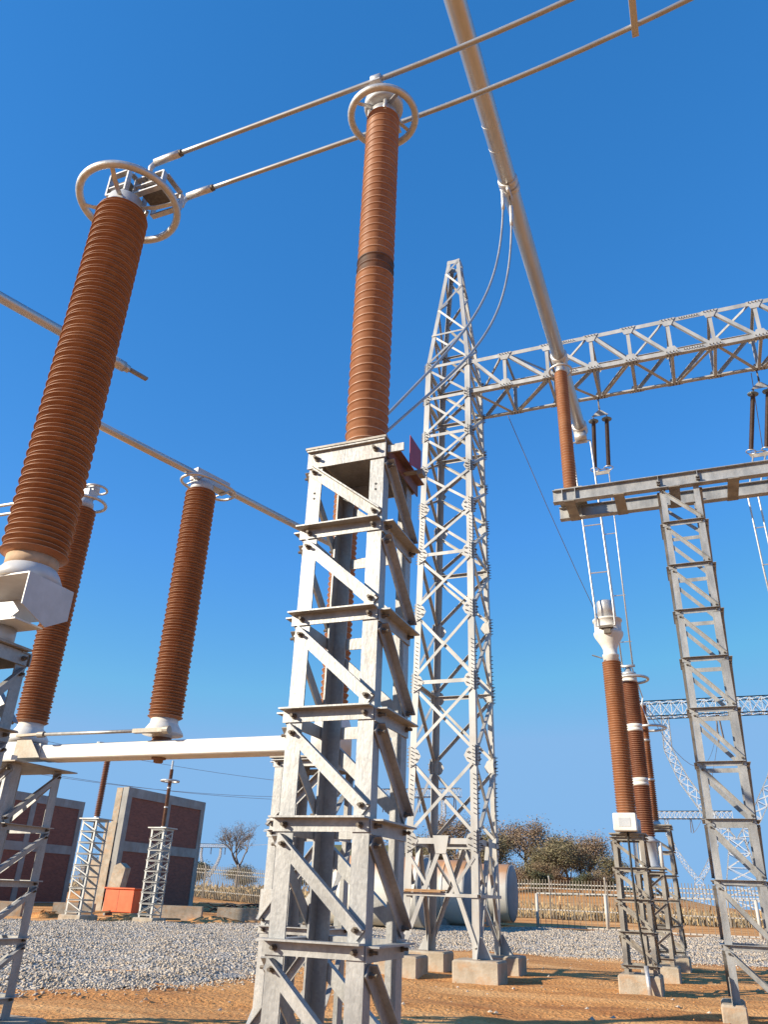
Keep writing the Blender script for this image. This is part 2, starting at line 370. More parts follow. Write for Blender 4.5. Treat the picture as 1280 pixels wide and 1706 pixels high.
for yy in gy:
    for xx in gx:
        dd_ = -0.379*xx+0.925*yy; rut = sum(-0.045*math.exp(-((dd_-c_-0.12*math.sin(xx*0.5+c_))/0.24)**2)+0.025*math.exp(-((dd_-c_-0.5-0.12*math.sin(xx*0.5+c_))/0.22)**2) for c_ in (14.3, 15.9, 18.2, 19.8))
        j = rut+0.012*math.sin(xx*5.1+yy*3.3)*math.sin(yy*4.7-xx*1.9) if (-30 < xx < 12 and 8 < yy < 34) else 0
        gv.append((xx, yy, terrain(xx, yy)+j))
gm = bpy.data.meshes.new('ground')
gm.from_pydata(gv, [], [(j*nx+i, j*nx+i+1, (j+1)*nx+i+1, (j+1)*nx+i) for j in range(ny-1) for i in range(nx-1)])
gm.materials.append(M['dirt']); gm.polygons.foreach_set('use_smooth', [True]*len(gm.polygons))
ground = bpy.data.objects.new('ground', gm); COL.objects.link(ground); ground['kind'] = 'structure'

GP = [(-62, 9), (-30, 10), (-18, 10.9), (-11.3, 11.2), (-9.9, 12.6), (-9.4, 14.3), (-9.5, 16.5), (-9.9, 21.5), (-10.3, 27.5), (-9.0, 29.6), (-6.2, 29.5), (-3.4, 29.1), (-0.2, 30.1), (4, 30.2), (14, 30.5),
      (14, 43.5), (-10, 44.5), (-16, 41.5), (-21.5, 35.6), (-29, 28.8), (-40, 24), (-62, 19)]
def inside(x, y, P=GP):
    c = False; j = len(P)-1
    for i in range(len(P)):
        xi, yi = P[i]; xj, yj = P[j]
        if (yi > y) != (yj > y) and x < (xj-xi)*(y-yi)/(yj-yi)+xi: c = not c
        j = i
    return c
def edged(x, y, P=GP):
    d = 1e9
    for i in range(len(P)):
        ax, ay = P[i-1]; bx, by = P[i]; t = max(0, min(1, ((x-ax)*(bx-ax)+(y-ay)*(by-ay))/((bx-ax)**2+(by-ay)**2)))
        d = min(d, math.hypot(x-ax-t*(bx-ax), y-ay-t*(by-ay)))
    return d
def gz(x, y):
    e = min(1.0, edged(x, y)/0.5) if inside(x, y) else 0.0
    h = 0.05*math.sin(x*0.9+1.3*math.sin(y*0.4))*math.sin(y*1.1+0.5*x)+0.035*math.sin(x*2.3-y*1.7)+0.03*math.sin(x*0.37+y*3.1)
    return terrain(x, y)+0.006+e*(0.075+h)
gvv = []; gff = []; idx = {}
def gvert(i, j):
    if (i, j) not in idx:
        x, y = -62+i*0.45, 8.8+j*0.4
        idx[(i, j)] = len(gvv); gvv.append((x, y, gz(x, y)))
    return idx[(i, j)]
for i in range(170):
    for j in range(92):
        if inside(-62+(i+.5)*0.45, 8.8+(j+.5)*0.4):
            gff.append((gvert(i, j), gvert(i+1, j), gvert(i+1, j+1), gvert(i, j+1)))
gme = bpy.data.meshes.new('gravel_bed'); gme.from_pydata(gvv, [], gff); gme.materials.append(M['gravel'])
gme.polygons.foreach_set('use_smooth', [True]*len(gme.polygons))
go = bpy.data.objects.new('gravel_path', gme); COL.objects.link(go); go['kind'] = 'structure'

# loose stones: tens of thousands of small chipped pieces in one mesh
def stones():
    rs = np.random.RandomState(3); P = []
    def visible(x, y):                      # roughly the wedge the place is seen through
        a = math.degrees(math.atan2(x, y)); return -56 < a < 8
    n = 0
    while n < 66000:
        if rs.rand() < 0.72: x, y = rs.uniform(-30, -9), 10.5+(rs.rand()**1.7)*27
        else: x, y = rs.uniform(-11, 4), rs.uniform(28.6, 44)
        if not visible(x, y) or not inside(x, y): continue
        P.append((x, y, gz(x, y), (0.016+0.032*rs.rand()**1.6)*(1+0.012*y))); n += 1
    k = 0
    while k < 4200:                          # strays spilled over the edge
        i = rs.randint(2, 13); (ax, ay), (bx, by) = GP[i], GP[i+1]; t = rs.rand()
        x = ax+(bx-ax)*t+rs.normal(0, 0.35); y = ay+(by-ay)*t+rs.normal(0, 0.45)
        P.append((x, y, max(gz(x, y), terrain(x, y)), rs.uniform(0.018, 0.045))); k += 1
    P = np.array(P); N = len(P)
    base = np.array([(1, 0, 0), (-1, 0, 0), (0, 1, 0), (0, -1, 0), (0, 0, 1), (0, 0, -0.6)], float)
    fac = np.array([(0, 2, 4), (2, 1, 4), (1, 3, 4), (3, 0, 4), (2, 0, 5), (1, 2, 5), (3, 1, 5), (0, 3, 5)])
    v = base[None]*rs.uniform(0.6, 1.15, (N, 6, 1))+rs.normal(0, 0.16, (N, 6, 3))
    a = rs.uniform(0, 6.28, N); ca, sa = np.cos(a), np.sin(a); b = rs.normal(0, 0.5, N); cb, sb = np.cos(b), np.sin(b)
    x, y, z = v[..., 0], v[..., 1], v[..., 2]*0.75
    y, z = y*cb[:, None]-z*sb[:, None], y*sb[:, None]+z*cb[:, None]
    x, y = x*ca[:, None]-y*sa[:, None], x*sa[:, None]+y*ca[:, None]
    w = np.stack([x, y, z], -1)*P[:, 3][:, None, None]+P[:, None, :3]
    me = bpy.data.meshes.new('crushed_stone')
    me.vertices.add(N*6); me.vertices.foreach_set('co', w.reshape(-1))
    f = (fac[None]+(np.arange(N)*6)[:, None, None]).reshape(-1)
    me.loops.add(N*24); me.loops.foreach_set('vertex_index', f.astype(np.int32))
    me.polygons.add(N*8); me.polygons.foreach_set('loop_start', np.arange(0, N*24, 3, dtype=np.int32))
    me.update(calc_edges=True); me.materials.append(M['stone'])
    o = bpy.data.objects.new('crushed_stone', me); COL.objects.link(o)
    o['kind'] = 'stuff'; o['label'] = 'loose grey crushed stone spread over the yard'; o['category'] = 'gravel'
stones()

def pebbles():                               # clods and grit on the dirt
    rs = np.random.RandomState(11); mb = MB()
    for _ in range(1500):
        x, y = rs.uniform(-10, 5), 11.5+(rs.rand()**1.5)*17
        if inside(x, y): continue
        r = rs.uniform(0.008, 0.028); z = terrain(x, y)
        vs = [(x+r*a*rs.uniform(.7, 1.3), y+r*b*rs.uniform(.7, 1.3), z+r*c) for a, b, c in ((1, 0, 0), (0, 1, 0), (-1, 0, 0), (0, -1, 0), (0, 0, .8))]
        mb._add(vs, [(0, 1, 4), (1, 2, 4), (2, 3, 4), (3, 0, 4)])
    solo(mb, 'dirt_clods', M['dirt'], 'small dry clods scattered on the orange dirt', 'clods', (0, 0, 0), kind='stuff')
pebbles()
def loose_rocks():
    rs = np.random.RandomState(21); mb = MB()
    for _ in range(420):
        x, y = rs.uniform(-10, 5), 11.5+(rs.rand()**1.3)*18
        if inside(x, y): continue
        r = 0.012+0.045*rs.rand()**3; z = terrain(x, y)-0.01; k = len(mb.v)
        vs = [(x+r*a*rs.uniform(.6, 1.3), y+r*b*rs.uniform(.6, 1.3), z+r*(c+rs.uniform(-.15, .15))) for a, b, c in ((1, 0, .2), (.2, 1, .2), (-1, .1, .2), (0, -1, .2), (.2, .1, .9))]
        mb._add(vs, [(0, 1, 4), (1, 2, 4), (2, 3, 4), (3, 0, 4)])
    solo(mb, 'loose_rocks', M['stone'], 'small loose rocks lying on the orange dirt', 'rocks', (0, 0, 0), kind='stuff')
loose_rocks()

# ------------------------------------------------------------------ lattice supports
FACES = {'front': (V((0, -1, 0)), V((1, 0, 0))), 'back': (V((0, 1, 0)), V((1, 0, 0))),
         'right': (V((1, 0, 0)), V((0, 1, 0))), 'left': (V((-1, 0, 0)), V((0, 1, 0)))}
def lattice(root, cx, cy, hw, z0, z1, levels, leg=0.08, lt=0.009, rail=0.065, brace=0.06, t=0.007, hwy=None, mt=None,
            bolts=0.0, up=(), ext=0.02, hwb=None, rails=True, inward=False):
    """four corner angles, a rail on each face per level, one brace per face and bay (faces named in `up` climb to the right)"""
    hwy = hwy or hw; mt = mt or M['galv']
    hb = hwb or hw; hby = hwy*(hb/hw)
    def corner(sx, sy, z):
        k = (z-z0)/(z1-z0); return V((cx+sx*(hb+(hw-hb)*k), cy+sy*(hby+(hwy-hby)*k), z))
    for sx in (-1, 1):
        for sy in (-1, 1):
            part(MB().angle(corner(sx, sy, z0), corner(sx, sy, z1), leg, lt, (-sx, 0, 0), (0, -sy, 0)), 'leg', mt, root)
    zs = sorted(levels)
    for fi, (fn, (n, a)) in enumerate(FACES.items()):
        if fn in ('front', 'back'):
            c0 = lambda z: corner(-1, n.y, z); c1 = lambda z: corner(1, n.y, z)
        else:
            c0 = lambda z: corner(n.x, -1, z); c1 = lambda z: corner(n.x, 1, z)
        off = 0.0 if fn in ('front', 'back') else -0.009
        for z in zs:
            if rails:
                p = c0(z+off)+n*0.0015; q = c1(z+off)+n*0.0015
                e = ext if fn in ('front', 'back') else -0.002
                p -= a*e; q += a*(0.0 if fn in ('front', 'back') else -0.002)
                part(MB().angle(p, q, rail, t, (0, 0, -1), n if not inward else -n), 'rail', mt, root)
                if bolts:
                    bolt(root, c0(z)+a*leg*0.5+n*(t+0.0015)+V((0, 0, -rail*0.55)), n, bolts)
                    bolt(root, c1(z)-a*leg*0.5+n*(t+0.0015)+V((0, 0, -rail*0.55)), n, bolts)
        edges = [z0]+zs+([z1] if z1-zs[-1] > 0.2 else [])
        for k in range(len(edges)-1):
            lo, hi = edges[k]+0.03, edges[k+1]-(rail+0.035 if edges[k+1] in zs and rails else 0.05)
            if hi-lo < 0.15: continue
            if fn in up: p, q = c1(hi), c0(lo); ip, iq = -a, a
            else: p, q = c0(hi), c1(lo); ip, iq = a, -a
            p = p+ip*leg*0.22+n*0.0035; q = q+iq*leg*0.22+n*0.0035
            d = (q-p).normalized(); dn = V((0, 0, -1)); dn = (dn-d*dn.dot(d)).normalized()
            part(MB().angle(p-dn*brace*0.5, q-dn*brace*0.5, brace, t, dn, n, brace*0.72), 'brace', mt, root)
            if bolts:
                bolt(root, p+d*0.03+n*t, n, bolts); bolt(root, q-d*0.03+n*t, n, bolts)
    return corner
def footing(x, y, hx, hy, top, label, group, mt='conc', bottom=-0.4, rz=0.0):
    mb = MB(); mb.bevbox((x-hx, y-hy, bottom), (x+hx, y+hy, top), 0.035)
    return solo(mb, 'concrete_footing', M[mt], label, 'footing', (x, y, bottom), group)

# ------------------------------------------------------------------ insulator housings
_ins = {}
def ins_mesh(R, rc, h, n, alt=False, seg=36, mt='porc'):
    key = (R, rc, h, n, alt, mt)
    if key not in _ins:
        pr = [(rc, 0.0)]; p = h/n
        for i in range(n):
            for k in ((0, 1) if alt else (0,)):
                q = p/2 if alt else p
                z = i*p+k*q; r = R if k == 0 else R*0.945
                pr += [(rc, z+q*0.05), (rc+(r-rc)*0.42, z+q*0.28), (rc+(r-rc)*0.70, z+q*0.56), (rc+(r-rc)*0.88, z+q*0.71), (r*0.996, z+q*0.73), (r, z+q*0.735), (r, z+q*0.83), (r*0.993, z+q*0.85), (rc+(r-rc)*0.3, z+q*0.93), (rc, z+q*0.98)]
        pr.append((rc, h))
        mb = MB(); mb.lathe(pr, n=seg)
        for i in range(len(pr)-1):                # highlight line painted as a paler colour along every shed rim
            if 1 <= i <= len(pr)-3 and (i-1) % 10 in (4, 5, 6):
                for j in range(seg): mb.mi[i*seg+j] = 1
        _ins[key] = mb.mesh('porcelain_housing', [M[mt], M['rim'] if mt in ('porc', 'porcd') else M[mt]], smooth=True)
    return _ins[key]
def housing(parent, x, y, z, R, rc, h, n, alt=False, mt='porc', seg=36):
    return shared(ins_mesh(R, rc, h, n, alt, seg, mt), 'porcelain_housing', parent, (x, y, z))

# ================================================================== near post: pedestal, post insulator, twin conductors
PX, PY, PW = -1.70, 3.77, 0.24
ped = thing('lattice_pedestal', 'tall galvanised lattice pedestal in the foreground carrying the slim post insulator', 'pedestal', (PX, PY, 0.1))
lattice(ped, PX, PY, PW, 0.1, 3.90, [0.38+0.515*k for k in range(7)], leg=0.085, lt=0.010, rail=0.066, brace=0.062, t=0.008, bolts=1.0, ext=0.022)
for sy in (-1, 1):
    y0 = PY+sy*PW; n = V((0, sy, 0))
    mb = MB(); mb.box((PX-PW-0.012, min(y0, y0+sy*0.010), 3.868), (PX+PW+0.012, max(y0, y0+sy*0.010), 3.984))
    mb.box((PX-PW-0.012, min(y0+sy*0.010, y0+sy*0.030), 3.974), (PX+PW+0.012, max(y0+sy*0.010, y0+sy*0.030), 3.984))
    part(mb, 'cap_channel', M['galv'], ped)
    for sx in (-1, 1): bolt(ped, (PX+sx*(PW-0.05), y0+sy*0.010, 3.925), n, 1.15)
mb = MB(); mb.box((PX-PW+0.004, PY-PW+0.004, 3.905), (PX-PW+0.014, PY+PW-0.004, 3.975)); part(mb, 'side_plate', M['galv2'], ped)
mb = MB(); mb.box((PX-PW-0.02, PY-PW-0.035, 3.986), (PX+PW+0.02, PY+PW+0.03, 4.0)); part(mb, 'cap_plate', M['galv2'], ped)
mb = MB(); mb.box((PX+PW+0.014, PY-PW+0.012, 3.905), (PX+PW+0.115, PY-PW+0.024, 3.955)); part(mb, 'stub_bar', M['galv'], ped)
mb = MB(); mb.angle((PX+PW+0.012, PY-PW+0.03, 3.962), (PX+PW+0.012, PY+PW+0.06, 3.962), 0.085, 0.008, (0, 0, -1), (1, 0, 0), 0.05)
part(mb, 'side_channel', M['redp'], ped, label='reddish oxide painted side channel')
for (ly, lz) in ((PY-PW+0.036, 3.62), (PY-PW+0.036, 3.58)): pass
hb = MB()
for z in (3.70, 3.665): 
    for xx in (PX-PW+0.045, PX+PW-0.045): hb.lathe([(0.007, 0), (0.007, 0.001)], (xx, PY-PW-0.0008, z), 10, (0, -1, 0))
part(hb, 'bolt_holes', M['black'], ped, kind='stuff')
footing(PX, PY, 0.42, 0.42, 0.1, 'concrete footing under the foreground lattice pedestal', None)

fl = MB(); fl.plate([(-1.352, 3.66, 3.875), (-1.352, 3.86, 3.935), (-1.352, 3.86, 4.075), (-1.352, 3.66, 4.075)], (1, 0, 0), 0.004)
sign = thing('phase_marker', 'red phase marker plate bolted beside the foreground pedestal cap', 'marker plate', (-1.35, 3.76, 3.9))
part(fl, 'plate', M['red'], sign)
mb = MB(); mb.box((-1.448, 3.80, 3.905), (-1.353, 3.84, 3.912)); mb.box((-1.348, 3.79, 3.875), (-1.315, 3.85, 3.91)); part(mb, 'bracket', M['galv2'], sign)

post = thing('post_insulator', 'slim brown porcelain post insulator with corona ring on the foreground pedestal', 'insulator', (-1.69, 3.78, 4.0))
ix, iy = -1.69, 3.78
mb = MB(); mb.lathe([(0.115, 4.0), (0.115, 4.018), (0.09, 4.02), (0.085, 4.07), (0.08, 4.075)], (ix, iy, 0), 24); part(mb, 'base_flange', M['cement'], post, True)
JZ = 5.60
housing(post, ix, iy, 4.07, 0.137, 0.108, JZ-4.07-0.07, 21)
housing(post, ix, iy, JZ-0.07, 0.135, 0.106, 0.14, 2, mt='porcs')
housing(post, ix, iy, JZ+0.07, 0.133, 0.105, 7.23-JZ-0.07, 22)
mb = MB(); mb.lathe([(0.085, 7.22), (0.11, 7.235), (0.11, 7.30), (0.085, 7.31), (0.085, 7.36)], (ix, iy, 0), 24)
for k in range(4):
    a = k*math.pi/2+0.5; mb.lathe([(0.016, 7.20), (0.016, 7.32)], (ix+0.115*math.cos(a), iy+0.115*math.sin(a), 0), 8)
part(mb, 'cap_flange', M['alub'], post, True)
mb = MB(); mb.lathe([(0.11, 7.345), (0.155, 7.35), (0.16, 7.37), (0.16, 7.42), (0.12, 7.435)], (ix, iy, 0), 28); part(mb, 'cap', M['grey'], post, True)
ring = part(MB().ring((ix, iy, 7.265), 0.262, 0.029, 48, 12), 'corona_ring', M['alub'], post, True)
for a in (0.9, 2.5, 4.0, 5.6): part(MB().bar((ix+0.1*math.cos(a), iy+0.1*math.sin(a), 7.33), (ix+0.25*math.cos(a), iy+0.25*math.sin(a), 7.275), 0.03, 0.007), 'ring_strut', M['alub'], ring)
CY = (3.61, 4.03)
mb = MB(); mb.box((ix-0.045, CY[0]-0.05, 7.436), (ix+0.045, CY[1]+0.05, 7.452)); part(mb, 'clamp_bar', M['alub'], post)
for cy in CY:
    mb = MB(); mb.lathe([(0.036, -0.045), (0.044, -0.04), (0.044, 0.04), (0.036, 0.045)], (ix, cy, 7.50), 14, (1, 0, 0)); mb.box((ix-0.03, cy-0.03, 7.453), (ix+0.03, cy+0.03, 7.48))
    part(mb, 'conductor_clamp', M['alub'], post, True)

def cz(x): return 7.50+0.030*(x+1.69)+(0.045*(x+1.69)**2 if x > -1.69 else 0.0)
for i, (cy, xe, lab) in enumerate(((CY[0], -3.64, 'nearer of the two parallel conductor tubes crossing the top left sky'), (CY[1], -3.58, 'farther of the two parallel conductor tubes crossing the top left sky'))):
    pts = [(xe+(3.4-xe)*k/24, cy, cz(xe+(3.4-xe)*k/24)) for k in range(25)]
    t = thing('conductor', lab, 'conductor', pts[0], 'twin conductors over the foreground post')
    part(MB().tube(pts, 0.0215, 12), 'cable', M['cable'], t, True)
    mb = MB(); mb.tube([(xe-0.20, cy, cz(xe)-0.01), (xe-0.05, cy, cz(xe)), (xe+0.06, cy, cz(xe+.06))], 0.034, 12)
    part(mb, 'end_sleeve', M['alub'], t, True)
    mb = MB(); mb.tube([(xe+0.061, cy, cz(xe+.061)), (xe+0.085, cy, cz(xe+.085))], 0.03, 12); part(mb, 'sleeve_collar', M['bolt'], t, True)
mb = MB(); x = 0.30; mb.box((x-0.02, CY[0]-0.05, cz(x)-0.05), (x-0.012, CY[1]+0.06, cz(x)+0.03)); mb.box((x-0.012, CY[0]-0.05, cz(x)-0.05), (x+0.03, CY[1]+0.06, cz(x)-0.042))
sp = thing('conductor_spacer', 'flat metal spacer joining the twin conductors at the top right', 'spacer', (x, 3.8, cz(x)))
part(mb, 'bar', M['alu'], sp)
for cy in CY: bolt(sp, (x-0.012, cy, cz(x)-0.03), (1, 0, 0), 1.0)

# ================================================================== near disconnector pole with the thick column (left edge)
fx, fy = -4.14, 3.67
fat = thing('disconnector_pole', 'thick brown ribbed porcelain column at the left with a large corona ring', 'disconnector', (fx, fy, 2.9))
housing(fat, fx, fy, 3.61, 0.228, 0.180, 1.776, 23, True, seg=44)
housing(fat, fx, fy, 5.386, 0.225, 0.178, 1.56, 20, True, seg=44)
mb = MB(); mb.lathe([(0.175, 3.52), (0.175, 3.615)], (fx, fy, 0), 32); part(mb, 'cement_band', M['cement'], fat, True)
mb = MB(); mb.lathe([(0.24, 3.415), (0.20, 3.50), (0.178, 3.53), (0.17, 3.54)], (fx, fy, 0), 32); part(mb, 'base_cone', M['white2'], fat, True)
# open mechanism housing: end plate, top, back, floor and an inner bracket
hx = -3.90
box = part(MB().plate([(hx, 3.45, 3.41), (hx, 3.86, 3.41), (hx, 3.86, 3.20), (hx, 3.68, 3.10), (hx, 3.45, 3.19)], (1, 0, 0), 0.008), 'mechanism_housing', M['white2'], fat)
mb = MB(); mb.box((-4.62, 3.45, 3.402), (hx-0.002, 3.86, 3.412)); mb.box((-4.62, 3.852, 3.22), (hx-0.002, 3.86, 3.40)); part(mb, 'housing_shell', M['white2'], box)
mb = MB(); mb.plate([(-4.60, 3.46, 3.095), (hx-0.03, 3.46, 3.095), (hx-0.03, 3.70, 3.095), (-4.60, 3.70, 3.095)], (0, 0, 1), 0.01)
mb.plate([(-4.55, 3.475, 3.105), (hx-0.10, 3.475, 3.105), (hx-0.03, 3.475, 3.15), (hx-0.10, 3.475, 3.22), (-4.55, 3.475, 3.24)], (0, 1, 0), 0.008)
part(mb, 'housing_floor', M['white2'], box)
mb = MB(); mb.lathe([(0.13, 2.975), (0.13, 3.094)], (fx-0.08, fy-0.08, 0), 20); part(mb, 'bearing', M['grey'], fat, True)
mb = MB(); mb.lathe([(0.17, 6.945), (0.175, 6.955), (0.155, 6.97), (0.155, 7.10), (0.13, 7.115)], (fx, fy, 0), 32); part(mb, 'cap', M['grey'], fat, True)
ring = part(MB().ring((fx+0.02, fy+0.02, 7.10), 0.425, 0.034, 64, 12), 'corona_ring', M['alub'], fat, True)
mb = MB()
for a in (0.35, 1.9, 3.5, 5.1): 
    ca, sa = math.cos(a), math.sin(a)
    mb = MB(); mb.bar((fx+0.15*ca, fy+0.15*sa, 7.04), (fx+0.29*ca, fy+0.29*sa, 7.045), 0.04, 0.008, (0, 0, 1)); mb.bar((fx+0.28*ca, fy+0.28*sa, 7.045), (fx+0.43*ca, fy+0.43*sa, 7.095), 0.04, 0.008, (0, 0, 1)); part(mb, 'ring_strut', M['alub'], ring)
def rectframe(mb, x0, x1, z0, z1, y, d, w):
    for (a, b) in (((x0, z0), (x1, z0)), ((x1, z0), (x1, z1)), ((x1, z1), (x0, z1)), ((x0, z1), (x0, z0))):
        mb.bar((a[0], y, a[1]), (b[0], y, b[1]), w, d, (0, 1, 0))
for (x0, x1, z0, z1, ya, yb) in ((fx-0.13, fx+0.07, 7.118, 7.37, fy-0.10, fy+0.14), (fx+0.10, fx+0.40, 7.14, 7.32, fy-0.02, fy+0.24)):
    mb = MB(); rectframe(mb, x0, x1, z0, z1, ya, 0.05, 0.016); rectframe(mb, x0, x1, z0+0.002, z1, yb, 0.05, 0.016)
    for xx in (x0, x1): mb.bar((xx, ya+0.026, z1-0.008), (xx, yb-0.026, z1-0.008), 0.014, 0.05, (1, 0, 0))
    mb.bar((x0+0.009, ya-0.005, z0+0.085), (x1-0.009, ya-0.005, z0+0.085), 0.014, 0.03, (0, 1, 0))
    part(mb, 'terminal_frame', M['alub'], fat)
    mb = MB(); mb.bevbox((x0+0.035, ya+0.04, z0+0.03), (x1-0.03, yb-0.04, z1-0.05), 0.01); mb.lathe([(0.03, -0.08), (0.03, 0.08)], ((x0+x1)/2, ya+0.03, z0+0.13), 10, (1, 0, 0)); part(mb, 'contact_block', M['bolt'], fat)
for cy, xe in ((CY[0], -3.64), (CY[1], -3.58)):
    mb = MB(); mb.tube([(fx+0.20, fy+0.12+(cy-fy-0.12)*0.3, 7.28), (xe-0.235, cy, 7.33), (xe-0.24, cy, 7.385), (xe-0.19, cy, cz(xe)-0.012)], 0.024, 10); part(mb, 'terminal_arm', M['alub'], fat, True)
part(MB().ring((fx-0.06, fy+0.26, 7.30), 0.13, 0.02, 20, 8, (0.4, 1, 0.1), (0.6, 4.2)), 'arcing_horn', M['alub'], fat, True)

sup = thing('lattice_support', 'galvanised lattice support cut by the left edge below the thick column', 'support', (fx, fy, 0.1), 'disconnector supports')
lattice(sup, fx-0.1, fy-0.09, 0.18, 0.1, 2.88, [0.4, 0.9, 1.42, 1.94, 2.46], leg=0.085, lt=0.01, rail=0.07, brace=0.065, bolts=1.0, up=('front', 'right'))
mb = MB(); mb.box((fx-0.32, fy-0.30, 2.958), (fx+0.13, fy+0.06, 2.974)); part(mb, 'top_plate', M['galv2'], sup)
for sy in (-1, 1):
    mb = MB(); mb.angle((fx-0.30, fy-0.09+sy*0.195, 2.956), (fx+0.10, fy-0.09+sy*0.195, 2.956), 0.085, 0.01, (0, 0, -1), (0, -sy, 0)); part(mb, 'top_angle', M['galv'], sup)
    mb = MB(); mb.angle((fx-0.1+sy*0.193, fy-0.26, 2.954), (fx-0.1+sy*0.193, fy+0.08, 2.954), 0.085, 0.01, (0, 0, -1), (-sy, 0, 0)); part(mb, 'top_angle', M['galv'], sup)
for k in (-0.22, 0.04): bolt(sup, (fx+0.094, fy+k, 2.91), (1, 0, 0), 1.2)
footing(fx, fy, 0.4, 0.4, 0.1, 'concrete footing at the left under the thick column support', None)

# arm of that pole's neighbour, reaching in from beyond the left edge
nb = thing('disconnector_pole', 'brown porcelain disconnector column beyond the left edge holding an open tubular arm', 'disconnector', (-6.97, 2.8, 2.9))
housing(nb, -6.97, 2.8, 3.6, 0.228, 0.180, 3.35, 43, True, seg=44)
mb = MB(); mb.lathe([(0.24, 2.98), (0.24, 3.40), (0.18, 3.55), (0.17, 3.62)], (-6.97, 2.8, 0), 28); mb.lathe([(0.17, 6.94), (0.16, 7.22)], (-6.97, 2.8, 0), 24); part(mb, 'base_cone', M['white'], nb, True)
mb = MB(); mb.tube([(-7.20, 2.14, 7.3), (-5.955, 5.80, 7.3)], 0.060, 20); arm = part(mb, 'arm_tube', M['alu'], nb, True)
mb = MB(); mb.tube([(-5.985, 5.71, 7.3), (-5.935, 5.86, 7.3)], 0.068, 20); mb.tube([(-5.935, 5.86, 7.3), (-5.915, 5.92, 7.3)], 0.05, 16); part(mb, 'arm_collar', M['alu'], arm, True)
mb = MB(); mb.bar((-5.92, 5.90, 7.305), (-5.83, 6.17, 7.305), 0.06, 0.03, (0, 0, 1)); part(mb, 'contact_blade', M['galv2'], arm)
sup = thing('lattice_support', 'galvanised lattice support standing beyond the left edge', 'support', (-6.97, 2.8, 0.0), 'disconnector supports')
lattice(sup, -6.97, 2.8, 0.36, 0.0, 2.98, [0.9, 1.75, 2.55], leg=0.1, lt=0.01, rail=0.07, brace=0.065, up=('front', 'right'))

# ================================================================== disconnector on the white beam (mid left)
dy = 8.28
X1, X2, X3 = -8.58, -6.34, -3.97
dis = thing('disconnector', 'three column disconnector on a white box beam left of the foreground pedestal', 'disconnector', (-6.3, dy, 3.05))
beam = part(MB().bevbox((-8.12, 8.10, 3.055), (-4.42, 8.44, 3.235), 0.012), 'base_beam', M['white'], dis)
mb = MB(); mb.lathe([(0.045, 2.99), (0.06, 3.0), (0.06, 3.03), (0.09, 3.035), (0.09, 3.053)], (X2, dy, 0), 20); part(mb, 'bearing_cap', M['rust'], beam, True)
mb = MB(); mb.lathe([(0.05, 3.237), (0.05, 3.262)], (-7.25, 8.22, 0), 12); part(mb, 'lug', M['white'], beam)
# middle column
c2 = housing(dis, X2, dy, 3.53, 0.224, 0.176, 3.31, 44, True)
mb = MB(); mb.lathe([(0.13, 3.30), (0.13, 3.33), (0.26, 3.335), (0.255, 3.36), (0.20, 3.44), (0.175, 3.48), (0.172, 3.53)], (X2, dy, 0), 28); part(mb, 'base_cone', M['white'], dis, True)
mb = MB(); mb.lathe([(0.16, 3.24), (0.12, 3.26), (0.12, 3.298)], (X2, dy, 0), 20); part(mb, 'bearing', M['rust'], dis, True)
mb = MB(); mb.lathe([(0.17, 6.835), (0.165, 6.96), (0.14, 6.97), (0.14, 7.0)], (X2, dy, 0), 28); part(mb, 'cap', M['grey'], dis, True)
td = V((-5.48+7.0, 11.19-6.22, 0)).normalized(); tc = V((X2-0.02, dy, 7.1))
mb = MB(); mb.tube([tc-td*2.2, tc+td*3.05], 0.056, 20); arm = part(mb, 'arm_tube', M['alu'], dis, True)
mb = MB(); mb.bar(tc-td*0.16, tc+td*0.46, 0.17, 0.17, (0, 0, 1)); part(mb, 'arm_sleeve', M['grey'], arm)
mb = MB(); mb.bar(tc+td*3.0, tc+td*3.2, 0.1, 0.14, (0, 0, 1)); part(mb, 'contact_jaw', M['red'], arm)
x_, y_ = td, V((-td.y, td.x, 0))
pts = []
for k in range(40):
    a = 2*math.pi*k/40; pts.append(tc+V((0, 0, -0.10))+x_*(0.14+0.44*(1 if math.cos(a) > 0 else -1)*abs(math.cos(a))**0.7)+y_*0.26*(1 if math.sin(a) > 0 else -1)*abs(math.sin(a))**0.8)
mb = MB(); mb.tube(pts, 0.022, 10, closed=True)
ring = part(mb, 'corona_ring', M['alub'], dis, True)
mb = MB()
for s_ in (-0.12, 0.40): mb.bar(tc+x_*s_-y_*0.25+V((0, 0, -0.10)), tc+x_*s_+y_*0.25+V((0, 0, -0.10)), 0.02, 0.01); mb.bar(tc+x_*s_+V((0, 0, -0.10)), tc+x_*s_, 0.05, 0.02)
part(mb, 'ring_strut', M['alub'], ring)
# far left column
housing(dis, X1, dy, 3.56, 0.224, 0.176, 3.33, 44, True)
mb = MB(); mb.lathe([(0.27, 3.30), (0.27, 3.36), (0.20, 3.47), (0.175, 3.51), (0.172, 3.56)], (X1, dy, 0), 28); part(mb, 'base_cone', M['white'], dis, True)
mb = MB(); mb.lathe([(0.17, 6.885), (0.16, 7.02), (0.14, 7.04), (0.14, 7.10)], (X1, dy, 0), 28); part(mb, 'cap', M['grey'], dis, True)
part(MB().ring((X1+0.06, dy, 7.0), 0.30, 0.026, 44, 10), 'corona_ring', M['alub'], dis, True)
part(MB().ring((X1+0.1, dy+0.1, 7.30), 0.17, 0.02, 36, 10), 'corona_ring', M['alub'], dis, True)
mb = MB(); mb.box((X1-0.12, dy-0.1, 7.101), (X1+0.16, dy+0.1, 7.22)); mb.box((X1-0.02, dy-0.02, 7.221), (X1+0.16, dy+0.12, 7.34)); part(mb, 'contact_block', M['grey'], dis)
